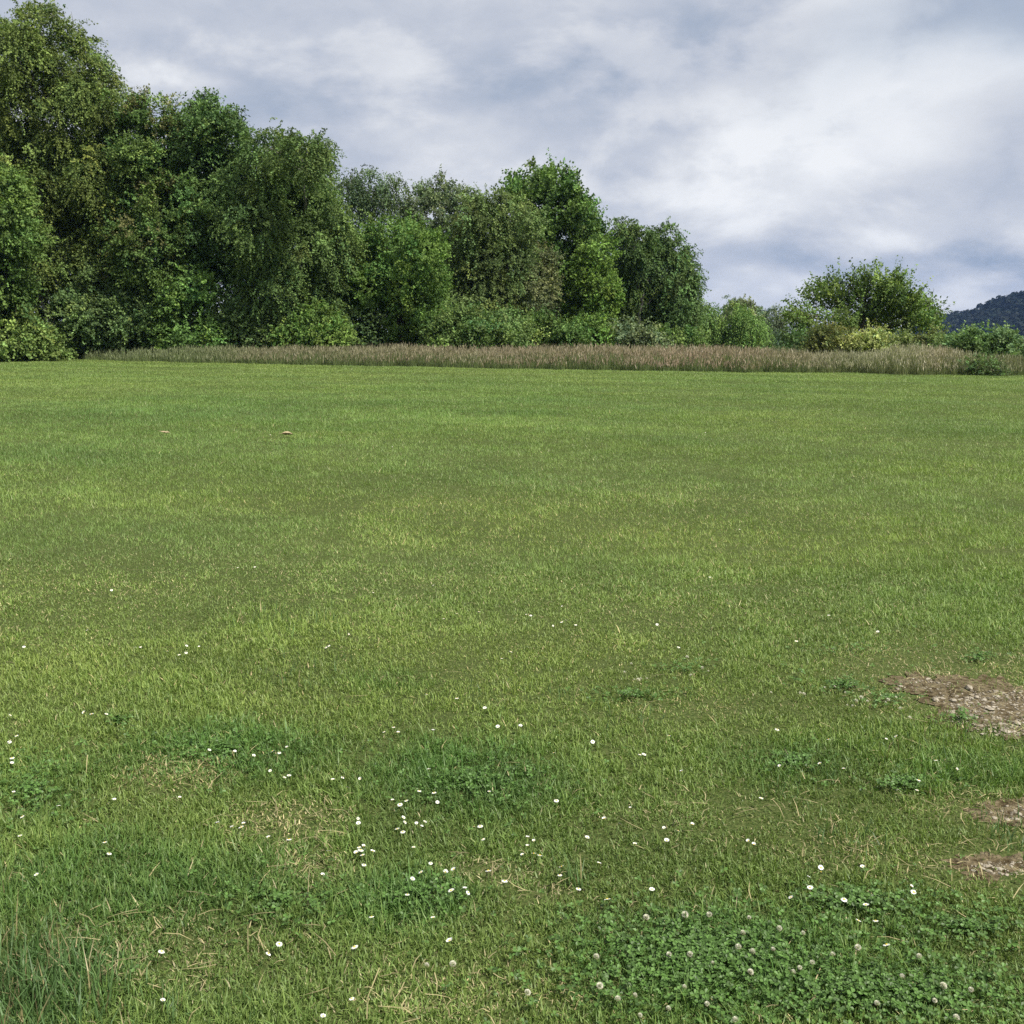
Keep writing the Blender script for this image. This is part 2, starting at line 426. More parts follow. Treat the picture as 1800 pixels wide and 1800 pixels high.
# straw clippings lying on the turf
n = 22000; x, y = sample_lawn(n, lambda q: q ** -1.6, 1.8, 14)
jit = fbm(x * 3.1, y * 3.1, 40, 3); pr = 0.03 + 0.75 * np.maximum(field(DRY, x, y, jit), .95 * field(BARE, x, y, jit))
k = rng.random(n) < pr; x, y = x[k], y[k]; n = len(x)
a = rng.random(n) * 6.283; L = 0.025 + 0.07 * rng.random(n) ** 2; d = np.stack([np.cos(a), np.sin(a), rng.normal(0, .18, n)], -1) * L[:, None]
s = np.stack([-np.sin(a), np.cos(a), 0 * a], -1) * 0.0014
p = np.stack([x, y, gz(x, y) + 0.012 + 0.022 * rng.random(n)], -1)
bend = np.stack([0 * a, 0 * a, 0.006 * rng.random(n)], -1) + s * rng.normal(0, 3, n)[:, None]
V = np.stack([p - d / 2 - s, p - d / 2 + s, p + bend + s, p + bend - s, p + d / 2 + s * .4, p + d / 2 - s * .4], 1).reshape(-1, 3)
b = np.arange(n)[:, None] * 6
tt = np.repeat(STRAW * (0.6 + 0.7 * rng.random((n, 1))), 6, axis=0)
st = link('straw_litter', mesh_np('straw_litter', V, [b + np.array([[0, 1, 2, 3]]), b + np.array([[3, 2, 4, 5]])], tt), M_GRASS)
tag(st, 'pale dry grass clippings lying in the thin patches of the lawn', 'clippings', kind='stuff')

# clover leaves
cx, cy = [], []
for px, py, rx, ry, k in [(1250, 1710, 250, 90, 5200), (1560, 1770, 250, 50, 2600), (1700, 1650, 200, 60, 700), (1500, 1600, 140, 30, 700), (210, 1280, 20, 6, 130), (1395, 1350, 45, 18, 300), (1590, 1390, 80, 14, 350),
                          (830, 1380, 150, 60, 1200), (400, 1330, 150, 40, 800), (740, 1590, 80, 35, 500), (1480, 1215, 90, 16, 350), (1560, 1240, 60, 12, 200), (1690, 1275, 35, 10, 160), (60, 1400, 110, 80, 700), (1120, 1230, 90, 14, 300), (1210, 1185, 60, 12, 200), (500, 1600, 150, 60, 500), (1500, 1150, 300, 30, 260), (1720, 1165, 40, 12, 200)]:
    a = rng.random(k) * 6.283; k = int(k * .42); a = a[:k]; q = np.abs(rng.normal(0, .75, k))
    for qx, qy in zip(px + rx * q * np.cos(a), py + ry * q * np.sin(a)):
        gx_, gy_ = ground(qx, qy); cx.append(gx_); cy.append(gy_)
cx, cy = np.array(cx), np.array(cy); n = len(cx)
hz = gz(cx, cy) + 0.014 + 0.026 * rng.random(n); Vs = []; Ts = []
tilt = unit(np.stack([rng.normal(0, .35, n), rng.normal(-.1, .35, n), np.ones(n)], -1))
e1 = unit(np.cross(tilt, np.array([0.3, 1, 0.1]))); e2 = np.cross(tilt, e1); a0 = rng.random(n) * 6.283; sz_ = 0.0055 + 0.0075 * rng.random(n)
ctr = np.stack([cx, cy, hz], -1)
for j in range(3):
    aa = a0 + j * 2.094; dd = e1 * np.cos(aa)[:, None] + e2 * np.sin(aa)[:, None]; ss = -e1 * np.sin(aa)[:, None] + e2 * np.cos(aa)[:, None]
    S = sz_[:, None]; lift = tilt * S
    Vs.append(np.stack([ctr, ctr + dd * S * .55 + ss * S * .46 + lift * .2, ctr + dd * S * 1.02 + ss * S * .3 + lift * .12, ctr + dd * S * .95 + lift * .02, ctr + dd * S * 1.02 - ss * S * .3 + lift * .12, ctr + dd * S * .55 - ss * S * .46 + lift * .2], 1).reshape(-1, 3))
    Ts.append(np.repeat(np.array([0.082, 0.160, 0.034]) * (0.5 + 1.0 * rng.random((n, 1))), 6, axis=0))
b = np.arange(3 * n)[:, None] * 6
cl = link('clover', mesh_np('clover', np.concatenate(Vs), [b + np.array([[0, 1, 2, 3]]), b + np.array([[0, 3, 4, 5]])], np.concatenate(Ts)), M_GRASS)
tag(cl, 'dark green clover leaves, densest in the near right of the lawn', 'clover', kind='stuff')

# bare earth patches with gravel
dm = dirt_mat()
for i, (px, py, rx, ry) in enumerate([(1785, 1260, 165, 62), (1622, 1213, 70, 20), (1790, 1437, 95, 26), (1770, 1532, 105, 26)]):
    x0, y0 = ground(px, py); _, ya = ground(px, py - ry); _, yb = ground(px, py + ry); rx_ = rx * y0 / F; ry_ = (ya - yb) / 2
    V, Q = [], []; K, RN = 140, 8
    V.append((x0, (ya + yb) / 2, 0))
    for r_ in range(1, RN + 1):
        for k in range(K):
            t = k / K * 6.283; q = r_ / RN * (0.35 + 1.2 * float(fbm(np.array(20 + 4.5 * math.cos(t) + i * 9), np.array(20 + 4.5 * math.sin(t)), 70, 4)))
            V.append((x0 + rx_ * q * math.cos(t), (ya + yb) / 2 + ry_ * q * math.sin(t), 0))
    V = np.array(V); V[:, 2] = gz(V[:, 0], V[:, 1]) + 0.004
    T = np.array([(0, 1 + k, 1 + (k + 1) % K) for k in range(K)])
    Q = np.array([(1 + r_ * K + k, 1 + (r_ + 1) * K + k, 1 + (r_ + 1) * K + (k + 1) % K, 1 + r_ * K + (k + 1) % K) for r_ in range(RN - 1) for k in range(K)])
    tag(link('bare_ground', mesh_np('bare_ground', V, [T, Q], smooth=True), dm), kind='structure')


def stones(P, S, name):
    """Lumpy flattened stones: one low icosahedron each, jittered."""
    t = (1 + 5 ** .5) / 2
    iv = unit(np.array([(-1, t, 0), (1, t, 0), (-1, -t, 0), (1, -t, 0), (0, -1, t), (0, 1, t), (0, -1, -t), (0, 1, -t), (t, 0, -1), (t, 0, 1), (-t, 0, -1), (-t, 0, 1)], dtype=float))
    it = np.array([(0, 11, 5), (0, 5, 1), (0, 1, 7), (0, 7, 10), (0, 10, 11), (1, 5, 9), (5, 11, 4), (11, 10, 2), (10, 7, 6), (7, 1, 8), (3, 9, 4), (3, 4, 2), (3, 2, 6), (3, 6, 8), (3, 8, 9), (4, 9, 5), (2, 4, 11), (6, 2, 10), (8, 6, 7), (9, 8, 1)])
    n = len(P); a = rng.random(n) * 6.283; J = 1 + rng.normal(0, .16, (n, 12, 1))
    v = iv[None] * J * S[:, None, None] * np.stack([1 + .5 * rng.random(n), .7 + .3 * rng.random(n), .3 + .25 * rng.random(n)], -1)[:, None, :]
    xr = v[..., 0] * np.cos(a)[:, None] - v[..., 1] * np.sin(a)[:, None]; yr = v[..., 0] * np.sin(a)[:, None] + v[..., 1] * np.cos(a)[:, None]
    V = np.stack([xr, yr, v[..., 2]], -1) + P[:, None, :]
    return mesh_np(name, V.reshape(-1, 3), [(np.arange(n)[:, None, None] * 12 + it[None]).reshape(-1, 3)])


P, S = [], []
for px, py, rx, ry, k in [(1780, 1262, 115, 42, 1500), (1720, 1235, 80, 18, 260), (1620, 1212, 55, 12, 150), (1797, 1437, 60, 14, 150), (1775, 1532, 70, 14, 150)]:
    for _ in range(k):
        a = rng.random() * 6.283; q = math.sqrt(rng.random()); gx_, gy_ = ground(px + rx * q * math.cos(a), py + ry * q * math.sin(a))
        P.append((gx_, gy_, float(gz(gx_, gy_)) + 0.005)); S.append(0.0018 + 0.0085 * rng.random() ** 5)
gv = link('gravel', stones(np.array(P), np.array(S), 'gravel'), M_STONE)
tag(gv, 'small pale gravel scattered over the bare earth at the right edge', 'gravel', kind='stuff')
BIG = [(1675, 1241, .020, 'flat pale stone with a lilac tinge at the left end of the gravel patch'), (1643, 1240, .018, 'greenish grey flat stone half sunk in grass, left of the gravel patch'),
       (1711, 1270, .020, 'broad tan stone at the near left corner of the gravel patch'), (1768, 1296, .021, 'long pale flat stone on the near edge of the gravel patch'),
       (1703, 1219, .022, 'long orange tan stone on the far edge of the gravel patch'), (1716, 1235, .013, 'small rounded cream stone in the upper middle of the gravel patch'),
       (1740, 1257, .016, 'tan stone in the middle of the gravel patch'), (1786, 1282, .018, 'whitish stone among fine gravel at the right edge of the photo')]
for px, py, s_, lb in BIG:
    gx_, gy_ = ground(px, py)
    o = link('stone', stones(np.array([(0, 0, 0.0)]), np.array([s_]), 'stone'), M_STONE)
    o.location = (gx_, gy_, float(gz(gx_, gy_)) + 0.010)
    tag(o, lb, 'stone', 'larger stones on the bare patch')

# ------------------------------------------------------------------ uncut grass strip
def strip():
    n = 190000
    px = rng.uniform(-20, 2050, n); x = np.interp(px, [e[0] for e in _e], EDGE_X)
    back = rng.exponential(1.0, n) * 2.2; back = np.where(rng.random(n) < 0.35, rng.random(n) * 14, back)
    x = x * (1 + back / 50) + rng.normal(0, .2, n)
    y = front_edge(x) + back + (fbm(x * 1.1, x * 0 + 5, 80, 3) - .5) * 1.6
    ppx = 900 + F * x / y
    hmax = 0.98 * np.interp(ppx, [100, 160, 330, 500, 700, 1000, 1200, 1400, 1500, 1560, 1600, 1660, 1730, 1900], [.45, .55, .72, .82, .85, .92, .92, .84, .86, 1.08, 1.02, .92, .72, .75])
    hmax = hmax * (0.62 + 0.75 * fbm(x * .55, y * .55, 85, 4)) * np.clip(.42 + back * .75, .42, 1)
    red = np.interp(ppx, [100, 330, 430, 700, 1000, 1250, 1400, 1500, 1580, 1640, 1700, 1780, 1900], [0, .05, .35, .6, .7, .8, .6, .25, .3, .75, .15, .3, .5])
    red = np.clip(red * .85 * (0.4 + 1.2 * fbm(x * .45 + 9, y * .45, 88, 3)), 0, 1)
    k = (ppx > 108) | (x < -40); x, y, hmax, red, ppx = (q[k] for q in (x, y, hmax, red, ppx)); n = len(x)
    pale = np.interp(ppx, [1380, 1450, 1570, 1680, 1720], [0, .5, .9, .4, 0])
    head = rng.random(n) < 0.15
    h = hmax * np.where(head, 0.74 + 0.34 * rng.random(n), 0.30 + 0.58 * rng.random(n))
    gc = np.array([0.145, 0.190, 0.070]) * (0.7 + 0.6 * rng.random((n, 1)))
    gc = gc * (1 - .4 * pale[:, None]) + np.array([.25, .23, .12]) * .4 * pale[:, None]
    stemc = np.array([0.20, 0.225, 0.10]) * (0.7 + .5 * rng.random((n, 1)))
    cc = np.where(head[:, None], stemc, gc)
    w = np.where(head, 0.005, 0.010) * (0.8 + .5 * rng.random(n))
    lean = np.abs(rng.normal(.10, .10, n)); curl = np.abs(rng.normal(.15, .2, n)) * ~head
    st_ = blades(x, y, h, w, lean * 0, cc, curl, 'uncut_grass', M_GRASS, 2)
    o = link('uncut_grass', st_, M_GRASS)
    tag(o, 'strip of tall uncut grass between the mown lawn and the trees', 'grass', kind='stuff')
    # seed heads: narrow feathery panicles on the stems, three crossed slim rhombs each
    i = np.where(head)[0]; m = len(i)
    tip = np.stack([x[i], y[i], gz(x[i], y[i]) + h[i] * 0.97], -1)
    Vs, Ts = [], []
    rc = np.array([0.365, 0.275, 0.205]); pc = np.array([0.46, 0.43, 0.30]); gcol = np.array([0.185, 0.22, 0.105])
    rr = red[i][:, None]; pp = pale[i][:, None]
    colr = gcol * (1 - rr) + rc * rr; colr = colr * (1 - pp * .7) + pc * pp * .7
    colr = colr * (0.75 + 0.5 * rng.random((m, 1)))
    for j in range(3):
        a = rng.random(m) * 6.283; s = np.stack([np.cos(a), np.sin(a), 0 * a], -1); L = (0.12 + 0.20 * rng.random(m))[:, None]; wd = (0.007 + .011 * rng.random(m))[:, None]
        ax = unit(np.stack([rng.normal(0, .25, m), rng.normal(0, .25, m), np.ones(m)], -1)); q = tip - ax * L * .6 * rng.random((m, 1))
        Vs.append(np.stack([q - ax * L * .3, q + s * wd + ax * L * .1, q + ax * L * .55, q - s * wd + ax * L * .1], 1).reshape(-1, 3)); Ts.append(np.repeat(colr, 4, axis=0))
    V = np.concatenate(Vs); b = np.arange(len(V) // 4)[:, None] * 4
    o2 = link('seed_heads', mesh_np('seed_heads', V, [b + np.array([[0, 1, 2, 3]])], np.concatenate(Ts)), M_GRASS, o)
    o2['kind'] = 'stuff'


strip()

# ------------------------------------------------------------------ trees
UPV = np.array([0, 0, 1.0])
STYLES = {  # clump radius, branchlets, leaves each, length, leaf size, width ratio, outward, random, up, droop, coverage
    'birch':  dict(rc=.42, nb=12, m=18, L=(.4, 1.15), s=.10, w=.40, out=.55, rnd=.45, up=-.1, droop=.55, cov=1.35, g=.7),
    'weep':   dict(rc=.45, nb=12, m=19, L=(.7, 2.2), s=.11, w=.34, out=.45, rnd=.35, up=-.35, droop=.8, cov=1.35, g=1.0),
    'broad':  dict(rc=.42, nb=14, m=14, L=(.3, .8), s=.115, w=.40, out=.8, rnd=.7, up=.25, droop=.15, cov=1.35, g=.3),
    'maple':  dict(rc=.46, nb=8, m=14, L=(.4, 1.0), s=.165, w=.42, out=.6, rnd=.35, up=.85, droop=.05, cov=1.3, g=.3),
    'cherry': dict(rc=.45, nb=7, m=18, L=(.6, 1.3), s=.15, w=.34, out=1.0, rnd=.3, up=.30, droop=.03, cov=1.3, g=.8),
    'spray':  dict(rc=.35, nb=8, m=12, L=(.4, .9), s=.12, w=.42, out=.9, rnd=.5, up=.0, droop=.3, cov=1.5, g=.4),
}


def foliage(C, N, S, base, scale=1.0, dens=1.0, var=.18, tint2=None, frac2=0.0):
    nb, m = max(2, int(S['nb'] * dens + .5)), S['m']
    n = len(C); lum = np.exp(rng.normal(0, var, n)); lumb = np.exp(rng.normal(0, .20, n * nb))
    hue = rng.normal(0, 1, n)
    st = np.repeat(C, nb, 0) + rng.normal(0, S['rc'] * .5, (n * nb, 3)); nn = np.repeat(N, nb, 0)
    d = unit(nn * S['out'] + rng.normal(0, 1, (n * nb, 3)) * S['rnd'] + UPV * S['up'])
    L = rng.uniform(*S['L'], n * nb) * min(scale, 1.0) ** 2
    t = (np.arange(m)[None] + rng.random((n * nb, m))) / m * L[:, None]
    p = st[:, None] + d[:, None] * t[..., None] * (1 - .25 * S['droop'] * np.minimum(t, 1.5))[..., None]
    p[..., 2] -= S['droop'] * t ** 1.5
    p += rng.normal(0, S['s'] * .28 * scale, p.shape)
    p = p.reshape(-1, 3); k = len(p)
    dr = np.repeat(d, m, 0); dr[:, 2] -= S['droop'] * .9
    ax = unit(unit(dr) * .6 + rng.normal(0, .6, (k, 3)) - UPV * S['g'] * .6)
    nor = unit(np.repeat(nn, m, 0) * .75 + rng.normal(0, .45, (k, 3)) + UPV * .35)
    sd_ = unit(np.cross(ax, nor))
    s = S['s'] * scale * rng.uniform(.6, 1.35, (k, 1)); w = s * S['w']
    fold = np.cross(sd_, ax) * s * rng.uniform(-.12, .12, (k, 1))
    V = np.stack([p, p + ax * s * .45 + sd_ * w + fold, p + ax * s, p + ax * s * .45 - sd_ * w + fold], 1).reshape(-1, 3)
    c = np.array(base)[None] * (np.repeat(lum, nb * m) * np.repeat(lumb, m))[:, None]
    hh = np.repeat(hue, nb * m)[:, None] * .07
    c = c * (1 + hh * np.array([1.2, .2, -.6]))
    if tint2 is not None:
        sel = np.repeat(rng.random(n) < frac2, nb * m)
        c[sel] = np.array(tint2) * np.repeat(lum, nb * m)[sel][:, None]
    c = np.clip(c * 1.75 * rng.uniform(.82, 1.18, (k, 1)), 0.005, .8)
    return V, np.repeat(c, 4, 0)


def tube(pts, r0, r1, seg=7):
    """Tapered tube along a polyline; returns V, quads."""
    pts = np.asarray(pts, float); n = len(pts); V = []
    for i, p in enumerate(pts):
        t = unit(pts[min(i + 1, n - 1)] - pts[max(i - 1, 0)]); a = unit(np.cross(t, [0.13, 1, 0.2])); b = np.cross(t, a)
        r = r0 + (r1 - r0) * (i / (n - 1)) ** .8
        for k in range(seg):
            q = k / seg * 6.2832; V.append(p + (a * math.cos(q) + b * math.sin(q)) * r)
    Q = [(i * seg + k, i * seg + (k + 1) % seg, (i + 1) * seg + (k + 1) % seg, (i + 1) * seg + k) for i in range(n - 1) for k in range(seg)]
    return np.array(V), np.array(Q)


class Wood:
    def __init__(s): s.V, s.Q, s.n = [], [], 0
    def add(s, pts, r0, r1, seg=6):
        v, q = tube(pts, r0, r1, seg); s.V.append(v); s.Q.append(q + s.n); s.n += len(v)
    def mesh(s, name): return mesh_np(name, np.concatenate(s.V), [np.concatenate(s.Q)], smooth=True)


def limb(a, b, k=6, sag=.15, j=.12):
    a, b = np.asarray(a, float), np.asarray(b, float); t = np.linspace(0, 1, k)[:, None]; L = np.linalg.norm(b - a)
    p = a + (b - a) * t; p[1:-1] += rng.normal(0, j * L / k, (k - 2, 3)); p[:, 2] += (np.sin(t[:, 0] * math.pi) * sag * L)
    return p


def clumps(lobes, S, D, depth, scale, shell=.5, style=''):
    """Clump centres and outward directions on a set of ellipsoid lobes given as photo px, py, half sizes px."""
    Cs, Ns, L3 = [], [], []
    sat = []                                                     # smaller side lobes break up the outline
    for px, py, rx, ry in [q[:4] for q in lobes]:
        for _ in range(3 if style != 'cherry' else 0):
            a = rng.random() * 6.283; q = rng.uniform(.34, .5)
            sat.append((px + rx * .72 * math.cos(a), py + ry * .72 * math.sin(a), rx * q, ry * q))
    for lb in list(lobes) + sat:
        px, py, rx, ry = lb[:4]; rx, ry = (rx * .93, ry * .93) if style != 'cherry' else (rx, ry); off = lb[4] if len(lb) > 4 else rng.normal(0, depth * .25)
        c = at(px, py, D + off); k = (D + off) / F
        L3.append((c, np.array([rx * k, max(rx, ry) * k * .95, ry * k])))
    for i, (c, r) in enumerate(L3):
        rc = S['rc'] * scale; rm = r - rc * .45; rm = np.maximum(rm, r * .45)
        A = 4 * math.pi * ((rm[0] * rm[1]) ** 1.6 / 3 + (rm[0] * rm[2]) ** 1.6 / 3 + (rm[1] * rm[2]) ** 1.6 / 3) ** (1 / 1.6)
        n = int(A / (math.pi * rc * rc) * S['cov']) + 5
        d = unit(rng.normal(0, 1, (n, 3)))
        front = d[:, 1] < .25                                    # the side turned away from the field is thinner
        keep = front | (rng.random(n) < .55); d = d[keep]; n = len(d)
        q = shell + (1 - shell) * rng.random(n) ** .6; q *= 1 + rng.normal(0, .07, n) + (rng.random(n) < .14) * rng.uniform(.08, .28, n)
        p = c + d * rm * q[:, None]
        ok = np.ones(n, bool)
        for j, (c2, r2) in enumerate(L3):
            if j != i: ok &= (((p - c2) / r2) ** 2).sum(1) > .30
        Cs.append(p[ok]); Ns.append(unit(d / rm)[ok])
    return np.concatenate(Cs), np.concatenate(Ns), L3


def tree(name, label, cat, style, D, base_px, lobes, colr, scale=1.0, dens=1.0, depth=4.0, bark=None, r=.16, group=None, parts=('trunk', 'crown'), tint2=None, frac2=0., twigs=(), var=.24, shell=.5, cov=1.0, stems=1):
    S = dict(STYLES[style]); S['cov'] *= cov
    root = bpy.data.objects.new(name, None); col.objects.link(root); root.empty_display_size = .3
    bx = at(base_px, 600, D)[0]; z0 = float(gz(bx, D)); root.location = (bx, D, z0); o0 = np.array([bx, D, z0])
    tag(root, label, cat, group)
    C, N, L3 = clumps(lobes, S, D, depth, scale, shell, style)
    if style == 'cherry': N = unit(C - at(base_px, 585, D))         # shoots radiate from the fork
    ok = C[:, 2] > z0 + .15; C, N = C[ok], N[ok]
    V, T = foliage(C, N, S, colr, scale, dens, var, tint2, frac2)
    low = V[:, 2].reshape(-1, 4).min(1) > z0 + .02
    V = V.reshape(-1, 4, 3)[low].reshape(-1, 3); T = T.reshape(-1, 4, 3)[low].reshape(-1, 3)
    b = np.arange(len(V) // 4)[:, None] * 4
    link(parts[1], mesh_np(parts[1], V - o0, [b + np.array([[0, 1, 2, 3]])], T), M_LEAF, root)
    wd = Wood(); topz = max(c[2] + .4 * r3[2] for c, r3 in L3); tl = max(L3, key=lambda q: q[0][2])[0]
    for s_ in range(stems):
        bb = o0 + np.array([rng.normal(0, .25), rng.normal(0, .25), -.05]) * (s_ > 0) + np.array([0, 0, -.05])
        tt = np.array([tl[0] * .8 + bx * .2, tl[1] * .8 + D * .2, topz]) + rng.normal(0, .6, 3) * (s_ > 0) * np.array([1, 1, .3])
        tr = limb(bb, tt, 10, 0, .25); wd.add(tr, r * (1 if s_ == 0 else .7), r * .12, 9)
    for c, r3 in L3[:len(lobes)]:
        f = np.clip((c[2] - r3[2] * .9 - o0[2]) / max(topz - o0[2], .1), .08, .85); a = tr[int(f * 9)]
        e = c + np.array([0, 0, r3[2] * .35]); wd.add(limb(a, e, 6, .05), r * .38, r * .06, 6)
        for _ in range(3):
            w2 = c + unit(rng.normal(0, 1, 3)) * r3 * .75; wd.add(limb(a + (e - a) * .6, w2, 5, .05), r * .16, r * .03, 5)
    for px, py, qx, qy in twigs:
        wd.add(limb(at(px, py, D), at(qx, qy, D), 4, .0, .1), .022, .008, 4)
    me = wd.mesh(parts[0]); me.transform(Matrix.Translation(Vector(-o0)))
    link(parts[0], me, bark or M_BARK, root)
    return root


OLIVE = (.078, .106, .030); MID = (.066, .104, .030); DARK = (.050, .084, .028); BRIGHT = (.088, .138, .032); BLUEG = (.078, .118, .042); BROWN = (.098, .100, .040); GREYG = (.085, .110, .055)
WB = 'trees of the wood edge'
tree('birch_tree', 'tallest birch at the left edge, its drooping crown reaching the top of the photo', 'tree', 'birch', 57, 72,
     [(70, 62, 58, 50), (30, 105, 55, 60), (125, 115, 62, 55), (165, 165, 48, 48), (40, 190, 80, 75), (120, 220, 75, 75), (175, 245, 42, 60), (30, 300, 80, 85), (120, 330, 70, 90), (185, 340, 48, 90), (100, 440, 80, 85), (190, 440, 55, 70), (40, 440, 60, 60), (-70, 160, 70, 90), (-70, 300, 90, 110)],
     OLIVE, 1.0, depth=5, bark=M_BIRCH, r=.24, group=WB, twigs=[(95, 30, 70, 4), (60, 30, 40, 8), (130, 60, 125, 20)])
tree('hazel_tree', 'bright green leafy tree cut off by the left edge of the photo', 'tree', 'broad', 51.5, -12,
     [(0, 345, 48, 60), (15, 400, 48, 55), (-30, 440, 70, 80), (10, 490, 50, 60), (15, 545, 48, 42)], (.076, .120, .032), 1.05, group=WB, r=.12, stems=3)
tree('hazel_bush', 'low spreading bush at the lawn corner, hanging over the mown edge at far left', 'bush', 'spray', 51.0, 30,
     [(30, 602, 70, 30), (78, 610, 40, 22), (-20, 595, 60, 40), (0, 612, 60, 22), (60, 590, 40, 22), (62, 566, 26, 22)], (.086, .122, .034), 1.1, group=WB, parts=('stems', 'foliage'), r=.05, stems=3)
tree('willow_tree', 'faintly brown tinged tree with bare twig tips beside the tall birch', 'tree', 'broad', 56.5, 262,
     [(270, 205, 48, 38), (240, 250, 50, 55), (310, 340, 52, 60), (298, 262, 55, 55), (255, 330, 70, 75), (220, 390, 60, 70), (300, 370, 55, 70), (260, 450, 70, 70)], MID, .95, depth=4, group=WB, tint2=BROWN, frac2=.16, r=.18,
     twigs=[(235, 215, 218, 150), (240, 205, 236, 152), (250, 200, 262, 158), (228, 215, 208, 175), (300, 205, 318, 160), (330, 210, 338, 172), (225, 190, 226, 160)])
tree('alder_tree', 'dark green alder with a narrow pointed top right of the brown tinged tree', 'tree', 'broad', 57, 372,
     [(378, 208, 28, 36), (350, 215, 30, 30), (395, 255, 45, 50), (345, 270, 48, 55), (350, 370, 55, 50), (410, 320, 45, 50), (320, 480, 45, 45), (375, 320, 60, 60), (420, 370, 50, 60), (340, 380, 55, 60), (380, 440, 60, 60)], (.056, .092, .030), 1.0, depth=4, group=WB, r=.17)
tree('birch_tree', 'broad birch with a rounded drooping right shoulder, standing before the first dip in the treetops', 'tree', 'birch', 56.5, 505,
     [(470, 262, 50, 34), (540, 278, 42, 46), (505, 275, 45, 42), (560, 310, 24, 45), (440, 310, 55, 55), (505, 345, 70, 65), (575, 385, 38, 55), (450, 400, 60, 65), (590, 440, 30, 60), (530, 440, 70, 70), (480, 510, 70, 60), (560, 520, 50, 65), (595, 500, 30, 40)],
     (.066, .100, .031), 1.0, depth=5, bark=M_BIRCH, r=.22, group=WB, twigs=[(488, 250, 486, 222), (465, 250, 440, 226), (520, 250, 515, 232), (545, 250, 556, 234)])
tree('birch_tree', 'thin grey birch behind the gap right of the broad birch', 'tree', 'weep', 76, 655,
     [(650, 318, 50, 24), (618, 330, 28, 34), (690, 335, 24, 28), (655, 345, 45, 28)], (.050, .074, .030), 1.2, dens=.65, depth=3, bark=M_BIRCH, r=.14, group=WB, shell=.6, cov=.8,
     twigs=[(640, 420, 632, 330), (655, 420, 657, 330), (672, 420, 680, 340), (622, 420, 612, 340), (690, 420, 700, 350)])
tree('aspen_tree', 'sparse grey green tree with loose twiggy top right of the thin birch', 'tree', 'broad', 78, 770,
     [(775, 340, 45, 24), (735, 362, 34, 36), (815, 355, 30, 26), (770, 385, 60, 45), (730, 420, 45, 50), (800, 430, 45, 50)], GREYG, 1.15, dens=.6, depth=4, group=WB, r=.15, shell=.35, cov=.8,
     twigs=[(770, 350, 765, 310), (790, 350, 798, 318), (740, 365, 735, 325), (820, 360, 835, 330)])
tree('willow_tree', 'round bright green tree over the dark hollow at the foot of the wood', 'tree', 'broad', 58.5, 700,
     [(690, 428, 58, 42), (640, 455, 45, 50), (735, 450, 48, 48), (685, 490, 65, 48), (750, 510, 35, 55), (640, 510, 32, 32), (720, 555, 48, 45), (755, 580, 34, 35)], (.070, .118, .030), 1.0, depth=5, group=WB, r=.2, stems=2)
tree('birch_tree', 'dense olive green birch immediately left of the pointed bright maple', 'tree', 'birch', 63, 865,
     [(872, 366, 52, 34), (825, 385, 34, 42), (905, 395, 36, 45), (860, 420, 60, 50), (810, 440, 40, 55), (900, 470, 45, 60), (850, 490, 60, 60), (790, 510, 32, 55), (880, 545, 50, 50), (820, 550, 45, 50)], (.076, .106, .036), 1.1, depth=5, bark=M_BIRCH, r=.2, group=WB)
tree('maple_tree', 'pointed vivid green maple rising above its neighbours in the middle of the tree line', 'tree', 'maple', 69, 975,
     [(940, 330, 34, 30), (975, 328, 36, 34), (915, 345, 24, 26), (995, 370, 38, 38), (950, 385, 50, 42), (1025, 395, 24, 34), (1000, 425, 45, 42), (950, 445, 50, 50), (1040, 430, 20, 34), (1010, 480, 45, 50), (960, 510, 50, 50), (990, 550, 50, 45)],
     (.060, .100, .028), 1.05, depth=5, group=WB, r=.22)
tree('elder_tree', 'thin greyish tree half hidden between the dense birch and the maple', 'tree', 'broad', 64, 945,
     [(945, 470, 32, 40), (935, 520, 38, 40), (960, 560, 32, 35)], (.080, .092, .042), 1.0, dens=.8, group=WB, r=.09)
tree('lime_tree', 'small yellow green lime tree glowing below the maple', 'tree', 'broad', 65, 1045,
     [(1050, 450, 28, 36), (1035, 500, 34, 45), (1060, 520, 30, 45), (1020, 545, 30, 40)], (.080, .126, .027), 1.1, group=WB, r=.1)
tree('weeping_birch', 'weeping birch with two domed tops closing the right end of the wood', 'tree', 'birch', 73, 1140,
     [(1088, 408, 28, 24), (1165, 418, 32, 26), (1115, 430, 38, 38), (1185, 450, 34, 38), (1210, 478, 24, 28), (1140, 470, 55, 45), (1195, 500, 36, 40), (1095, 490, 38, 50), (1150, 525, 60, 50), (1200, 545, 30, 40), (1110, 560, 45, 40)],
     (.056, .088, .029), 1.2, depth=5, bark=M_BIRCH, r=.2, group=WB, twigs=[(1098, 400, 1098, 376), (1072, 405, 1068, 380)])
tree('willow_bush', 'rounded pale green willow sloping down to the right of the weeping birch', 'bush', 'weep', 86, 1270,
     [(1240, 556, 36, 32), (1282, 558, 38, 32), (1316, 582, 28, 34), (1265, 592, 55, 30), (1228, 580, 32, 42), (1300, 600, 40, 24)], (.080, .128, .034), 1.2, depth=4, group=WB, r=.12, parts=('stems', 'foliage'), stems=2)
tree('poplar_tree', 'far grey green tree peeping over the pale green willow', 'tree', 'broad', 120, 1315,
     [(1290, 548, 22, 18), (1312, 545, 22, 22), (1328, 572, 22, 30)], (.11, .135, .075), 1.6, group='far trees beyond the wood', r=.15)
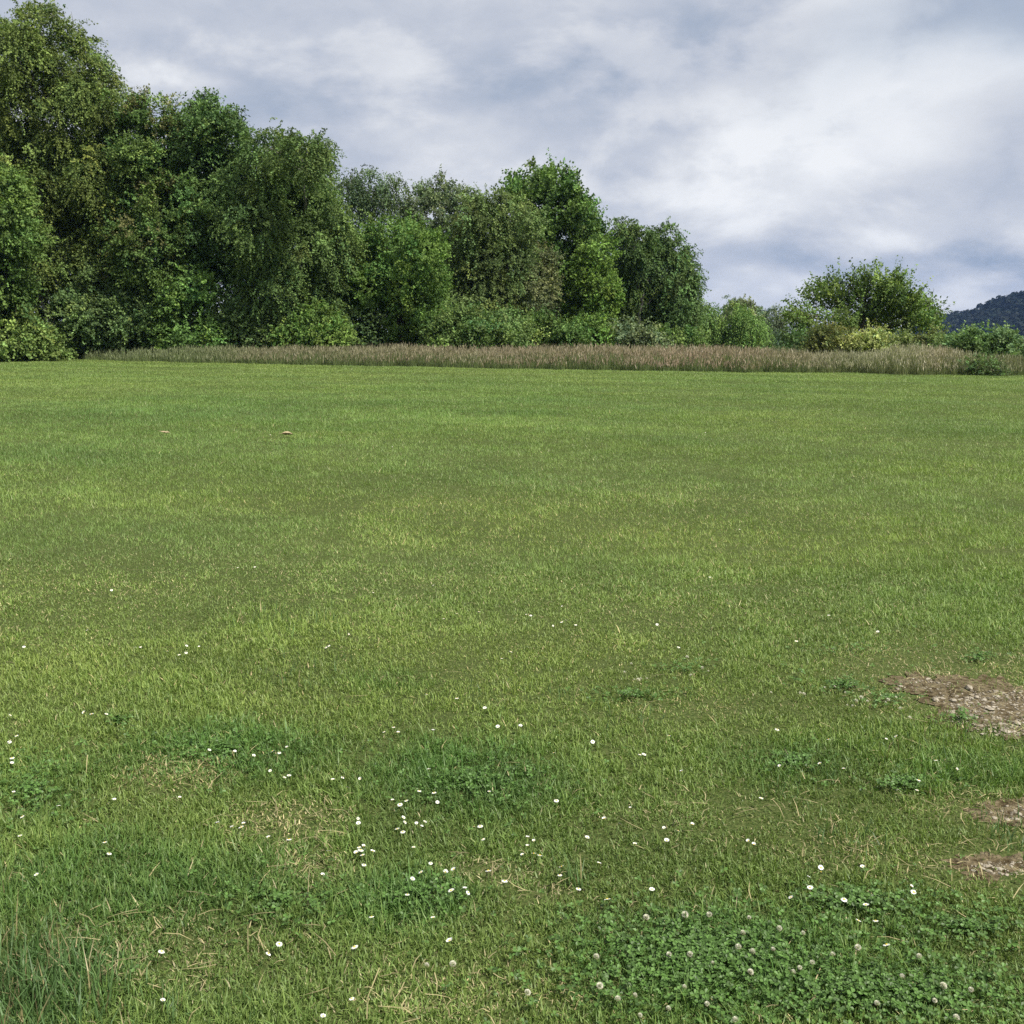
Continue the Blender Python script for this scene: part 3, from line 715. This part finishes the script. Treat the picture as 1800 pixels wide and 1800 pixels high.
tree('birch_tree', 'slim distant birch alone against the sky left of the spreading cherry', 'tree', 'weep', 108, 1362,
     [(1362, 555, 20, 20), (1350, 580, 22, 28), (1375, 582, 17, 26), (1360, 605, 26, 20)], (.070, .092, .052), 1.4, dens=.9, bark=M_BIRCH, r=.12, group='far trees beyond the wood')
tree('cherry_tree', 'wide spreading dark green cherry with spiky outer shoots standing alone at right', 'tree', 'cherry', 60, 1505,
     [(1452, 512, 22, 13), (1490, 507, 28, 14), (1530, 502, 26, 14), (1568, 509, 26, 14), (1440, 532, 22, 13), (1480, 532, 34, 16), (1530, 530, 40, 18), (1585, 532, 30, 14), (1500, 554, 42, 18), (1560, 554, 42, 18), (1606, 548, 28, 13), (1628, 558, 18, 10), (1590, 572, 34, 13), (1624, 572, 16, 9), (1530, 574, 42, 14), (1548, 518, 24, 15), (1556, 540, 34, 17), (1418, 562, 24, 15), (1400, 556, 12, 9), (1432, 582, 30, 22), (1410, 602, 26, 20), (1450, 604, 28, 20), (1480, 574, 32, 20)],
     (.074, .110, .029), 1.0, depth=5, r=.2, twigs=[(1530, 500, 1535, 470), (1500, 505, 1490, 480), (1630, 540, 1642, 508), (1640, 555, 1668, 538)])
SB = 'shrubs at the foot of the trees'
SH = [  # label, style, depth, base px, lobes, colour, scale
    ('big blue green elder shrub below the tall birch at left', 'broad', 55.0, 190, [(190, 520, 58, 55), (150, 560, 50, 45), (225, 560, 50, 45), (180, 590, 70, 28)], BLUEG, 1.05),
    ('light green upright shrub in front of the dark gap at left', 'broad', 54.4, 330, [(335, 500, 38, 45), (325, 550, 45, 45), (350, 590, 45, 25), (300, 585, 30, 28)], (.075, .125, .034), 1.05),
    ('dark shrub low between the two left shrubs', 'broad', 56.0, 262, [(262, 580, 40, 32), (258, 555, 28, 25)], DARK, 1.0),
    ('grey green shrub under the broad birch, left of the bright bramble', 'broad', 55.5, 440, [(430, 575, 48, 38), (470, 590, 40, 26), (400, 590, 35, 26)], BLUEG, 1.0),
    ('bright green bramble bank left of the dark hollow', 'broad', 54.5, 560, [(560, 570, 42, 36), (590, 590, 25, 22), (525, 590, 36, 26)], (.080, .128, .032), 1.0),
    ('light leafy shrub right of the dark hollow', 'broad', 56.0, 820, [(800, 575, 42, 38), (845, 590, 40, 26), (770, 595, 30, 22)], (.078, .120, .038), 1.05),
    ('pale green shrub at the foot of the dense birch', 'broad', 57.0, 890, [(890, 580, 38, 34), (915, 595, 32, 22)], (.082, .122, .040), 1.0),
    ('deep green shrub at the foot of the maple', 'broad', 58.0, 965, [(965, 585, 42, 30), (1000, 598, 30, 18)], MID, 1.0),
    ('yellow green shrub below the lime tree', 'broad', 60.0, 1040, [(1035, 588, 38, 26), (1065, 600, 26, 16)], (.080, .125, .030), 1.05),
    ('pale grey green bramble under the left side of the weeping birch', 'spray', 60.0, 1110, [(1105, 590, 40, 26), (1140, 600, 32, 18)], GREYG, 1.0),
    ('low green shrub at the right foot of the weeping birch', 'broad', 63.0, 1185, [(1180, 598, 34, 20), (1210, 602, 25, 16)], MID, 1.1),
    ('dark shrub under the left side of the cherry', 'cherry', 56.0, 1420, [(1415, 600, 30, 22), (1395, 610, 20, 14)], (.046, .080, .030), .9),
    ('olive brown bush under the cherry', 'broad', 52.0, 1462, [(1462, 598, 30, 20), (1445, 610, 26, 12)], (.090, .100, .034), .95),
    ('rounded bush with cream yellow blossom below the cherry', 'broad', 51.0, 1522, [(1525, 598, 24, 14), (1510, 610, 24, 10), (1545, 608, 14, 10)], (.165, .185, .070), .9),
    ('hazy olive shrub right of the cherry trunk', 'broad', 53.0, 1600, [(1600, 606, 40, 15), (1570, 614, 30, 11), (1640, 612, 34, 15)], (.085, .108, .040), .95),
    ('sloping green shrub behind the pale grass mound', 'broad', 50.0, 1675, [(1665, 612, 34, 18), (1690, 624, 32, 20)], (.082, .118, .042), .95),
    ('rounded green shrub with a dark hollow, left of the pair at right', 'broad', 48.5, 1720, [(1705, 603, 20, 14), (1722, 608, 24, 20), (1715, 630, 30, 22)], (.074, .118, .042), .9),
    ('taller narrow shrub with a forked top near the right edge', 'broad', 49.0, 1768, [(1768, 600, 16, 16), (1752, 602, 14, 14), (1765, 622, 26, 22)], (.080, .120, .050), .9),
    ('small dark rimmed bush standing at the mown edge on the right', 'broad', 43.3, 1727, [(1722, 647, 24, 9), (1744, 649, 15, 7)], (.080, .122, .046), .6),
    ('shrub cut off by the right edge of the photo', 'broad', 50.0, 1815, [(1812, 630, 22, 14), (1850, 622, 40, 20)], (.074, .110, .042), .95),
]
for lb, sty, D, bp, lobes, cc, sc_ in SH:
    tree('shrub', lb, 'shrub', sty, D, bp, lobes, cc, sc_, depth=2, r=.045, group=SB, parts=('stems', 'foliage'), stems=3, cov=1.2)
# trees just outside the frame on the left, so that the wood does not stop there
tree('birch_tree', 'birch left of the tallest one, mostly outside the photo', 'tree', 'birch', 58, -190, [(-190, 130, 80, 80), (-170, 240, 100, 100), (-200, 380, 110, 120), (-150, 500, 90, 90)], OLIVE, 1.3, bark=M_BIRCH, r=.22, group=WB)

# deeper wood: a shaded mass of leaves behind the front row
def deep_wood():
    n = 8500
    px = rng.uniform(-250, 1215, n); D = 62 + rng.random(n) * 14 + np.interp(px, [0, 600, 1200], [0, 3, 14])
    top = np.interp(px, [-250, 0, 200, 300, 560, 610, 700, 830, 900, 1060, 1215], [250, 240, 280, 300, 340, 430, 440, 430, 410, 460, 530])
    C, N = [], []
    for a, d in zip(px, D):
        t = np.interp(a, [0, 1], [0, 1]); tp = np.interp(a, [-250, 0, 200, 300, 560, 610, 700, 830, 900, 1060, 1215], [250, 240, 280, 300, 340, 430, 440, 430, 410, 460, 530])
        C.append(at(a, tp + (628 - tp) * rng.random(), d)); N.append(unit(np.array([rng.normal(0, .5), -1, .4])))
    C, N = np.array(C), np.array(N); k = C[:, 2] > .2; C, N = C[k], N[k]
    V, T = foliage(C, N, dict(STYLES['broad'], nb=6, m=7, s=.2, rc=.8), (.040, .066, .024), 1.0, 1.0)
    b = np.arange(len(V) // 4)[:, None] * 4
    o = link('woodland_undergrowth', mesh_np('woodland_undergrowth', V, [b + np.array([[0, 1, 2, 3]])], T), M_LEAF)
    tag(o, 'dark leafy inside of the wood behind the front row of trees', 'wood', kind='stuff')


deep_wood()

# ------------------------------------------------------------------ far hill with woods
HD = 1100.0
prof = [(1560, 600), (1600, 590), (1640, 574), (1672, 566), (1700, 559), (1720, 556), (1745, 553), (1760, 541), (1785, 529), (1800, 526), (1850, 515), (1950, 495), (2100, 480), (2300, 500), (2600, 560), (2900, 600)]
pp = [at(a, b, HD) for a, b in prof]; HX = np.array([p[0] for p in pp]); HZ = np.maximum(np.array([p[2] for p in pp]) - 2.5, 0)


def hill_z(x, y):
    return np.interp(x, HX, HZ, 0, 0) * np.exp(-((y - HD) / 260.0) ** 2) * 1.0 - 0.6


hx = np.linspace(HX[0], HX[-1], 90); hy = np.linspace(HD - 620, HD + 620, 60); X, Y = np.meshgrid(hx, hy)
idx = np.arange(X.size).reshape(X.shape); Q = np.stack([idx[:-1, :-1], idx[:-1, 1:], idx[1:, 1:], idx[1:, :-1]], -1).reshape(-1, 4)
M_HILL = plain('hill_ground', (.012, .02, .012), .9, .1, (.02, .03, .016), .02)  # dark like the woods, cloud shadow included in the colour
hl = link('hill', mesh_np('hill', np.stack([X.ravel(), Y.ravel(), hill_z(X, Y).ravel()], -1), [Q], smooth=True), M_HILL); tag(hl, kind='structure')
n = 5200
x = rng.uniform(HX[0], at(2250, 500, HD)[0], n); y = HD + rng.uniform(-430, 60, n); z = hill_z(x, y); k = z > 1.0; x, y, z = x[k], y[k], z[k]
ex = [(1716, 552, 7.5, 11), (1712, 556, 7, 9), (1722, 557, 6, 9), (1731, 560, 3, 7), (1661, 568, 4, 7), (1771, 533, 3, 8), (1690, 566, 4, 5), (1746, 553, 5, 7)]
ex3 = [at(a, b, HD - 5) for a, b, _, _ in ex]
C = np.stack([x, y, z], -1); rad = rng.uniform(3.5, 8.5, len(x)); C[:, 2] += rad * .5
C = np.concatenate([C, ex3]); rad = np.concatenate([rad, [e[2] for e in ex]])
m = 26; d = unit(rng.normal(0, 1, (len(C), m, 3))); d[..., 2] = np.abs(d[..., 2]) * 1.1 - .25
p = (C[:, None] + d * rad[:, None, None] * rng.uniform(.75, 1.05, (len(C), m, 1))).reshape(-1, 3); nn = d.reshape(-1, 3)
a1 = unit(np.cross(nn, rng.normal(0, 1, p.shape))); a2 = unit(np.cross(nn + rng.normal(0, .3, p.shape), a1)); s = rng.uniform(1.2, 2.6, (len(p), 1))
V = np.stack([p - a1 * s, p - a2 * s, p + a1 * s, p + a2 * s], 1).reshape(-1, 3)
T = np.repeat(np.array([.010, .017, .012]) * np.exp(rng.normal(0, .25, (len(C), 1))), m * 4, 0)  # near-black leaf tint: the cloud shadow over the hill is painted in
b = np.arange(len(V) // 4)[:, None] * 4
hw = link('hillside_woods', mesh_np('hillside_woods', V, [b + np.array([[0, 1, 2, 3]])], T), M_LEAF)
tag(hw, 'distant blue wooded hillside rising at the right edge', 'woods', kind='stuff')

# ------------------------------------------------------------------ haze
HAZE = 0.00008
if HAZE:
    hv = np.array([(a, b_, c_) for a in (-2600, 2600) for b_ in (-300, 2600) for c_ in (-2.0, 130)], float)
    hq = np.array([(0, 1, 3, 2), (4, 6, 7, 5), (0, 4, 5, 1), (2, 3, 7, 6), (0, 2, 6, 4), (1, 5, 7, 3)])
    m, n_, l_ = new_mat('haze_air'); o_ = n_.new('ShaderNodeOutputMaterial'); pv = n_.new('ShaderNodeVolumePrincipled')
    pv.inputs['Color'].default_value = (.30, .50, 1.0, 1); pv.inputs['Density'].default_value = HAZE; pv.inputs['Anisotropy'].default_value = 0.0
    l_.new(pv.outputs[0], o_.inputs['Volume'])
    tag(link('haze', mesh_np('haze', hv, [hq]), m), 'thin blue haze in the air over the field and hill', 'haze', kind='stuff')

# ------------------------------------------------------------------ daisies and clover flowers
def daisy_parts(rad, npet, cup, drop):
    V, T = [], []
    for ring in range(2):
        for k in range(npet):
            a = (k + ring * .5) / npet * 6.2832 + rng.normal(0, .05); r_ = rad * rng.uniform(.88, 1.05); w = rad * .19; up_ = cup * rad * rng.uniform(.6, 1.2) - ring * rad * .05
            dx, dy = math.cos(a), math.sin(a); b = len(V)
            V += [(dx * rad * .25, dy * rad * .25, 0), (dx * r_ * .7 - dy * w, dy * r_ * .7 + dx * w, up_ * .5), (dx * r_, dy * r_, up_ - drop * rad * .1), (dx * r_ * .7 + dy * w, dy * r_ * .7 - dx * w, up_ * .5)]
            T.append((b, b + 1, b + 2, b + 3))
    pet = mesh_np('petals', np.array(V), [np.array(T)])
    V, Q = [(0, 0, rad * .22)], []
    for r_, z_ in ((.22, .15), (.36, .05), (.34, -.05)):
        for k in range(8): V.append((rad * r_ * math.cos(k * .7854), rad * r_ * math.sin(k * .7854), rad * z_))
    T = [(0, 1 + k, 1 + (k + 1) % 8) for k in range(8)]; Q = [(1 + i * 8 + k, 9 + i * 8 + k, 9 + i * 8 + (k + 1) % 8, 1 + i * 8 + (k + 1) % 8) for i in range(2) for k in range(8)]
    disc = mesh_np('flower_disc', np.array(V), [np.array(T), np.array(Q)], smooth=True)
    return pet, disc


def stem_mesh(L):
    v, q = tube([(0, 0, -.001), (L * .06, .02 * L, -L * .5), (L * .04, 0, -L)], .0008, .0010, 5)
    return mesh_np('stem', v, [q], smooth=True)


DAISY = [daisy_parts(.0112, 15, .10, 0), daisy_parts(.0105, 17, .28, 0), daisy_parts(.0118, 14, -.06, 1), daisy_parts(.0095, 13, .6, 0)]
STEM = stem_mesh(.06); SMALL = []
for pet, disc in DAISY:                                          # one mesh for flowers only a few pixels large
    vs = [np.empty(len(q.vertices) * 3, np.float32) for q in (pet, disc, STEM)]
    for q, arr in zip((pet, disc, STEM), vs): q.vertices.foreach_get('co', arr)
    Vv = np.concatenate([a.reshape(-1, 3) for a in vs]); P4, P3, i4, i3, off = [], [], [], [], 0
    for mi, q in enumerate((pet, disc, STEM)):
        for pl in q.polygons:
            ids = [off + v for v in pl.vertices]
            (P4 if len(ids) == 4 else P3).append(ids); (i4 if len(ids) == 4 else i3).append(mi)
        off += len(q.vertices)
    me = mesh_np('daisy', Vv, [np.array(P4), np.array(P3)], mat_idx=i4 + i3)
    for m_ in (M_PETAL, M_DISC, M_STEM): me.materials.append(m_)
    SMALL.append(me)

SPECIAL = {(761, 1613): 'tall daisy on a bare stem in the dark lush patch at lower centre', (284, 1672): 'large daisy showing its yellow eye in thin dry grass at lower left',
           (408, 1454): 'left one of two big daisies side by side on the left lawn', (424, 1454): 'right one of two big daisies side by side on the left lawn', (382, 1447): 'small daisy left of the two big side by side daisies',
           (428, 1447): 'small daisy peeping over the right one of the two big daisies', (192, 1500): 'lone bright daisy in front of a tinier one on the left lawn', (567, 1538): 'bright daisy at the near end of the brown patch left of centre',
           (618, 1755): 'half closed daisy nearest the bottom of the photo, left of centre', (1067, 1580): 'lone round daisy right of the dry patch at centre', (797, 1528): 'daisy beside a duller one on the far rim of the central dry patch',
           (783, 1533): 'dull white daisy touching the brighter one on the central dry patch', (858, 1530): 'broad daisy lying on the brown central dry patch', (887, 1548): 'tilted daisy at the right end of the central dry patch',
           (725, 1545): 'daisy tilted to the right, left of the central dry patch', (817, 1562): 'daisy tilted steeply above a small pale one below the central dry patch', (793, 1565): 'edge on daisy left of the steeply tilted one',
           (823, 1569): 'small pale daisy just under the steeply tilted one', (790, 1653): 'lone daisy on a visible stem below the central dry patch', (491, 1659): 'upper daisy of a slanting pair at lower left', (472, 1676): 'lower daisy of a slanting pair at lower left',
           (623, 1664): 'lone daisy in thin grass at lower centre left', (1443, 1525): 'upper daisy of a stacked pair on the right lawn', (1443, 1533): 'lower daisy of a stacked pair on the right lawn', (1421, 1542): 'round daisy just left of the stacked pair on the right',
           (1424, 1560): 'daisy directly under the round one on the right lawn', (1390, 1577): 'daisy at the rim of the clover, lowest of the five at right', (1558, 1660): 'steeply tilted daisy alone at lower right', (1198, 1356): 'lone tilted daisy on the right middle lawn',
           (64, 1537): 'small daisy under crossing straws at the left edge'}
DA = [(692,1278),(675,1286),(761,1284),(875,1277),(479,1320),(491,1323),(504,1313),(413,1320),(368,1318),(446,1328),(475,1355),(484,1359),(500,1367),(508,1363),(585,1370),(602,1367),(633,1369),(611,1384),(754,1352),(737,1390),(763,1393),(769,1410),(860,1391),(316,1402),(690,1406),(714,1407),(703,1414),
(382,1447),(408,1454),(424,1454),(428,1447),(629,1439),(630,1447),(709,1437),(712,1445),(732,1447),(747,1444),(741,1453),(708,1462),(698,1457),(833,1453),(844,1452),(472,1471),(508,1475),(639,1487),(631,1489),(634,1494),(626,1499),(637,1503),(655,1496),(578,1496),(640,1520),(567,1538),(757,1517),
(797,1528),(783,1533),(858,1530),(887,1548),(725,1545),(793,1565),(817,1562),(823,1569),(716,1572),(761,1613),(653,1611),(790,1653),(623,1664),(491,1659),(472,1676),(618,1755),(568,1786),(740,1533),(727,1489),(849,1475),
(17,1304),(21,1332),(21,1341),(24,1392),(39,1435),(35,1469),(190,1413),(201,1405),(103,1417),(146,1467),(184,1480),(192,1500),(64,1537),(284,1672),(286,1758),
(1198,1356),(1108,1420),(1112,1436),(927,1472),(938,1478),(927,1487),(918,1502),(938,1500),(949,1503),(987,1523),(984,1538),(1053,1517),(1090,1449),(1062,1439),(1116,1483),(1167,1455),(1192,1460),(1217,1449),(1172,1477),(1315,1478),(1325,1484),(1443,1525),(1443,1533),(1421,1542),(1424,1560),(1390,1577),(1067,1580),(1146,1563),(1017,1562),(978,1407),(1032,1472),
(1516,1523),(1602,1558),(1606,1568),(1522,1590),(1539,1618),(1558,1660),(1484,1581),(1509,1618),(1457,1082),(1543,1110),(1645,1336),(1441,1342),(1370,1346),(1483,1351),(1558,1299),(1456,1299),(1575,1294),(1731,1331),(1682,1352),(1338,1403),(1366,1282),(1578,1389),(1615,1371),(1612,1389),
(110,1073),(109,1082),(42,1137),(153,1108),(160,1044),(196,1037),(237,1138),(247,1137),(294,1144),(327,1147),(315,1151),(350,1137),(328,1135),(147,1252),(161,1255),(187,1255),(233,1276),(29,1293),(16,1304),(18,1257),(578,1135),(573,1138),(418,998),(448,997),
(656,1042),(762,1029),(803,1078),(842,1075),(780,1087),(925,1080),(933,1082),(988,1066),(995,1091),(987,1093),(997,1102),(972,1100),(898,1145),(953,1148),(882,1157),(852,1244),(803,1227),(677,1225),(750,1220),(700,1287),(915,1275),(1176,1293),(1042,1304),(1132,1326),(1125,1326),(973,1323),(1193,1138),(625,1142),(613,1115),(1155,1098),(1012,1098),
(1280,1061),(1475,1088),(1623,1100),(1248,1015),(1288,1090),(1400,1127),(935,719),(666,770),(690,785),(475,764),(665,778),(812,727),(1000,778),(1145,813),(1440,720),(1350,790),(1240,760),(1300,930)]
ZONES = [  # photo rectangle, words
    (0, 0, 1800, 960, 'tiny white daisy far out on the lawn', 'daisies far out on the lawn'),
    (0, 960, 560, 1220, 'tiny white daisy scattered on the left middle lawn', 'daisies of the left middle lawn'),
    (560, 960, 1060, 1260, 'tiny white daisy scattered on the central middle lawn', 'daisies of the central middle lawn'),
    (1060, 960, 1800, 1260, 'tiny white daisy scattered on the right middle lawn', 'daisies of the right middle lawn'),
    (0, 1220, 260, 1800, 'small white daisy along the left edge of the near lawn', 'daisies of the left edge'),
    (260, 1220, 560, 1800, 'small white daisy around the brown patch left of centre', 'daisies round the brown patch left of centre'),
    (560, 1220, 690, 1430, 'small white daisy in the short green turf left of the centre line', 'daisies in the turf above the five daisy cluster'),
    (560, 1430, 690, 1560, 'white daisy in the tight cluster right of the brown patch', 'daisies of the tight cluster'),
    (690, 1220, 900, 1425, 'small white daisy in the lush green patch at centre', 'daisies of the lush central patch'),
    (690, 1425, 900, 1510, 'white daisy in the loose ring above the central dry patch', 'daisies of the loose ring'),
    (560, 1510, 900, 1800, 'small pale daisy in the near grass below the central dry patch', 'daisies of the near centre'),
    (900, 1425, 1040, 1600, 'white daisy in the bunch right of the central dry patch', 'daisies of the bunch right of the dry patch'),
    (900, 1260, 1300, 1800, 'small white daisy in the thin turf between centre and clover', 'daisies between centre and clover'),
    (1300, 1260, 1800, 1420, 'small white daisy between the gravel patch and the thin turf', 'daisies near the gravel patch'),
    (1300, 1420, 1800, 1800, 'white daisy near the lower right clover', 'daisies near the clover')]


def put_flower(px, py, z):
    zz = z
    for _ in range(3):
        gx_, gy_ = ground(px, py, zz); zz = z + float(gz(gx_, gy_))
    return gx_, gy_, zz


for i, (px, py) in enumerate(DA):
    v = int(rng.integers(0, 3)) if rng.random() < .85 else 3
    x_, y_, z_ = put_flower(px, py, .043 if (px, py) != (761, 1613) else .085)
    big = py > 1250
    pet, disc = DAISY[v]
    me = pet if big else SMALL[v]
    o = bpy.data.objects.new('daisy', me); col.objects.link(o)
    if big and not me.materials: me.materials.append(M_PETAL)
    o.location = (x_, y_, z_); s_ = rng.uniform(.55, .82)
    if (px, py) in SPECIAL: s_ *= 1.12
    o.scale = (s_, s_, s_)
    o.rotation_euler = (rng.normal(.15, .22), rng.normal(.0, .28), rng.random() * 6.28)
    if big:
        for nm, md, mt in (('flower_disc', disc, M_DISC), ('stem', STEM, M_STEM)):
            if not md.materials: md.materials.append(mt)
            c_ = bpy.data.objects.new(nm, md); col.objects.link(c_); c_.parent = o
    if (px, py) in SPECIAL: tag(o, SPECIAL[(px, py)], 'daisy', 'daisies singled out on the near lawn')
    else:
        for a, b_, c_, d_, lb, gp in ZONES:
            if a <= px < c_ and b_ <= py < d_: tag(o, lb, 'daisy', gp); break
        else: tag(o, 'small white daisy on the lawn', 'daisy', 'other daisies of the lawn')


def clover_head():
    V, T, C = [], [], []; k = 64
    for i in range(k):
        f = (i + .5) / k; zz = 1 - 1.55 * f; a = i * 2.39996; rr = math.sqrt(max(0, 1 - zz * zz)); d = np.array([rr * math.cos(a), rr * math.sin(a), zz])
        rad = .0085; s = unit(np.cross(d, [.1, .2, 1.0])); u_ = unit(d + np.array([0, 0, .5])); p = d * rad * .45; b = len(V); L = rad * .75
        V += [p, p + u_ * L * .6 + s * .0016, p + u_ * L + d * .0008, p + u_ * L * .6 - s * .0016]; T.append((b, b + 1, b + 2, b + 3))
        c = np.array([.68, .67, .55]) if zz > -.25 else np.array([.36, .32, .20]); C += [c * rng.uniform(.8, 1.1)] * 4
    me = mesh_np('clover_flower', np.array(V), [np.array(T)], np.array(C)); me.materials.append(M_CLOVF)
    return me


CH = [clover_head() for _ in range(3)]
CLSP = {(1086, 1756): 'largest white clover flower, at the lower left corner of the clover', (1213, 1678): 'big cream clover flower at the upper left of the clover', (1204, 1608): 'left of two clover flowers above the clover patch', (1247, 1608): 'right of two clover flowers above the clover patch',
        (1054, 1733): 'ragged white clover flower in thin grass left of the clover', (1306, 1640): 'pinkish clover flower at the top of the clover patch', (1586, 1718): 'white clover flower alone in the lower right grass', (1464, 1678): 'yellowish clover flower in dry grass at lower right', (796, 1695): 'dull clover flower in the near grass at lower centre', (750, 1697): 'faded brown clover flower at lower centre'}
CF = [(1204,1608),(1247,1608),(1136,1613),(1306,1640),(1370,1632),(1412,1640),(1317,1613),(1298,1665),(1323,1673),(1359,1669),(1213,1678),(1176,1678),(1253,1693),(1048,1682),(1319,1709),(1394,1709),(1054,1733),(1086,1756),(1116,1750),(1175,1773),(1125,1785),(1243,1765),(1203,1735),(1293,1793),(1406,1701),(1428,1692),(927,1745),(1464,1678),
(1508,1666),(1586,1718),(1616,1681),(1707,1740),(1643,1759),(1658,1733),(1681,1789),(1542,1764),(796,1695),(750,1697),
(1450,1209),(1467,1207),(1486,1218),(1489,1240),(1505,1232),(1525,1233),(1499,1241),(1514,1226),(1557,1235),(1561,1230),(1575,1226),(1413,1220),(1355,1218),(1583,1246),(1599,1262),(1407,1219),(1235,1174),(1215,1187),(1208,1155),(1245,1180),(1122,1195),(1115,1195),(1137,1193),(1098,1182),(1110,1167),(1127,1193)]
for px, py in CF:
    x_, y_, z_ = put_flower(px, py, .042)
    o = bpy.data.objects.new('clover_flower', CH[int(rng.integers(0, 3))]); col.objects.link(o); o.location = (x_, y_, z_)
    s_ = rng.uniform(.55, .92); o.scale = (s_, s_, s_); o.rotation_euler = (rng.normal(0, .25), rng.normal(0, .25), rng.random() * 6.28)
    if (px, py) in CLSP: s_ *= 1.15; o.scale = (s_, s_, s_)
    if py > 1500:
        c_ = bpy.data.objects.new('stem', STEM); col.objects.link(c_); c_.parent = o
    if (px, py) in CLSP: tag(o, CLSP[(px, py)], 'clover flower', 'clover flowers singled out')
    elif py > 1500: tag(o, 'small white clover flower among dark clover leaves at lower right', 'clover flower', 'clover flowers of the near patch')
    elif px > 1300: tag(o, 'tiny white clover flower in the row left of the gravel patch', 'clover flower', 'clover flowers by the gravel patch')
    else: tag(o, 'tiny white clover flower in the middle of the lawn', 'clover flower', 'clover flowers of the middle lawn')

# ------------------------------------------------------------------ two dry leaves out on the lawn
def dry_leaf(px, py, L, Wd, curl, rot, label):
    V = []; nu, nv = 9, 7
    for i in range(nu):
        u = i / (nu - 1); w = Wd * math.sin(math.pi * min(max(u, .04), .985)) ** .8 * .5
        for j in range(nv):
            v = j / (nv - 1) * 2 - 1; V.append(((u - .5) * L, v * w, curl * abs(v) ** 1.6 * w * 1.6 + .25 * L * (u - .5) ** 2 + rng.normal(0, .003)))
    Q = [(i * nv + j, (i + 1) * nv + j, (i + 1) * nv + j + 1, i * nv + j + 1) for i in range(nu - 1) for j in range(nv - 1)]
    gx_, gy_ = ground(px, py)
    o = link('dry_leaf', mesh_np('dry_leaf', np.array(V), [np.array(Q)], smooth=True), M_DRYLEAF)
    o.location = (gx_, gy_, float(gz(gx_, gy_)) + .052); o.rotation_euler = (.12, .05, rot)
    v, q = tube([(-L * .5, 0, .06 * L), (-L * .6, .01, .05 * L), (-L * .75, .02, .02)], .003, .002, 5)
    link('stalk', mesh_np('stalk', v, [q]), M_DRYLEAF, o)
    tag(o, label, 'dry leaf')


dry_leaf(505, 769, .17, .12, .45, .2, 'reddish tan curled leaf out on the left lawn, the larger of two')
dry_leaf(290, 763, .17, .08, .3, -.3, 'straw yellow flattish leaf out on the left lawn, the smaller of two')
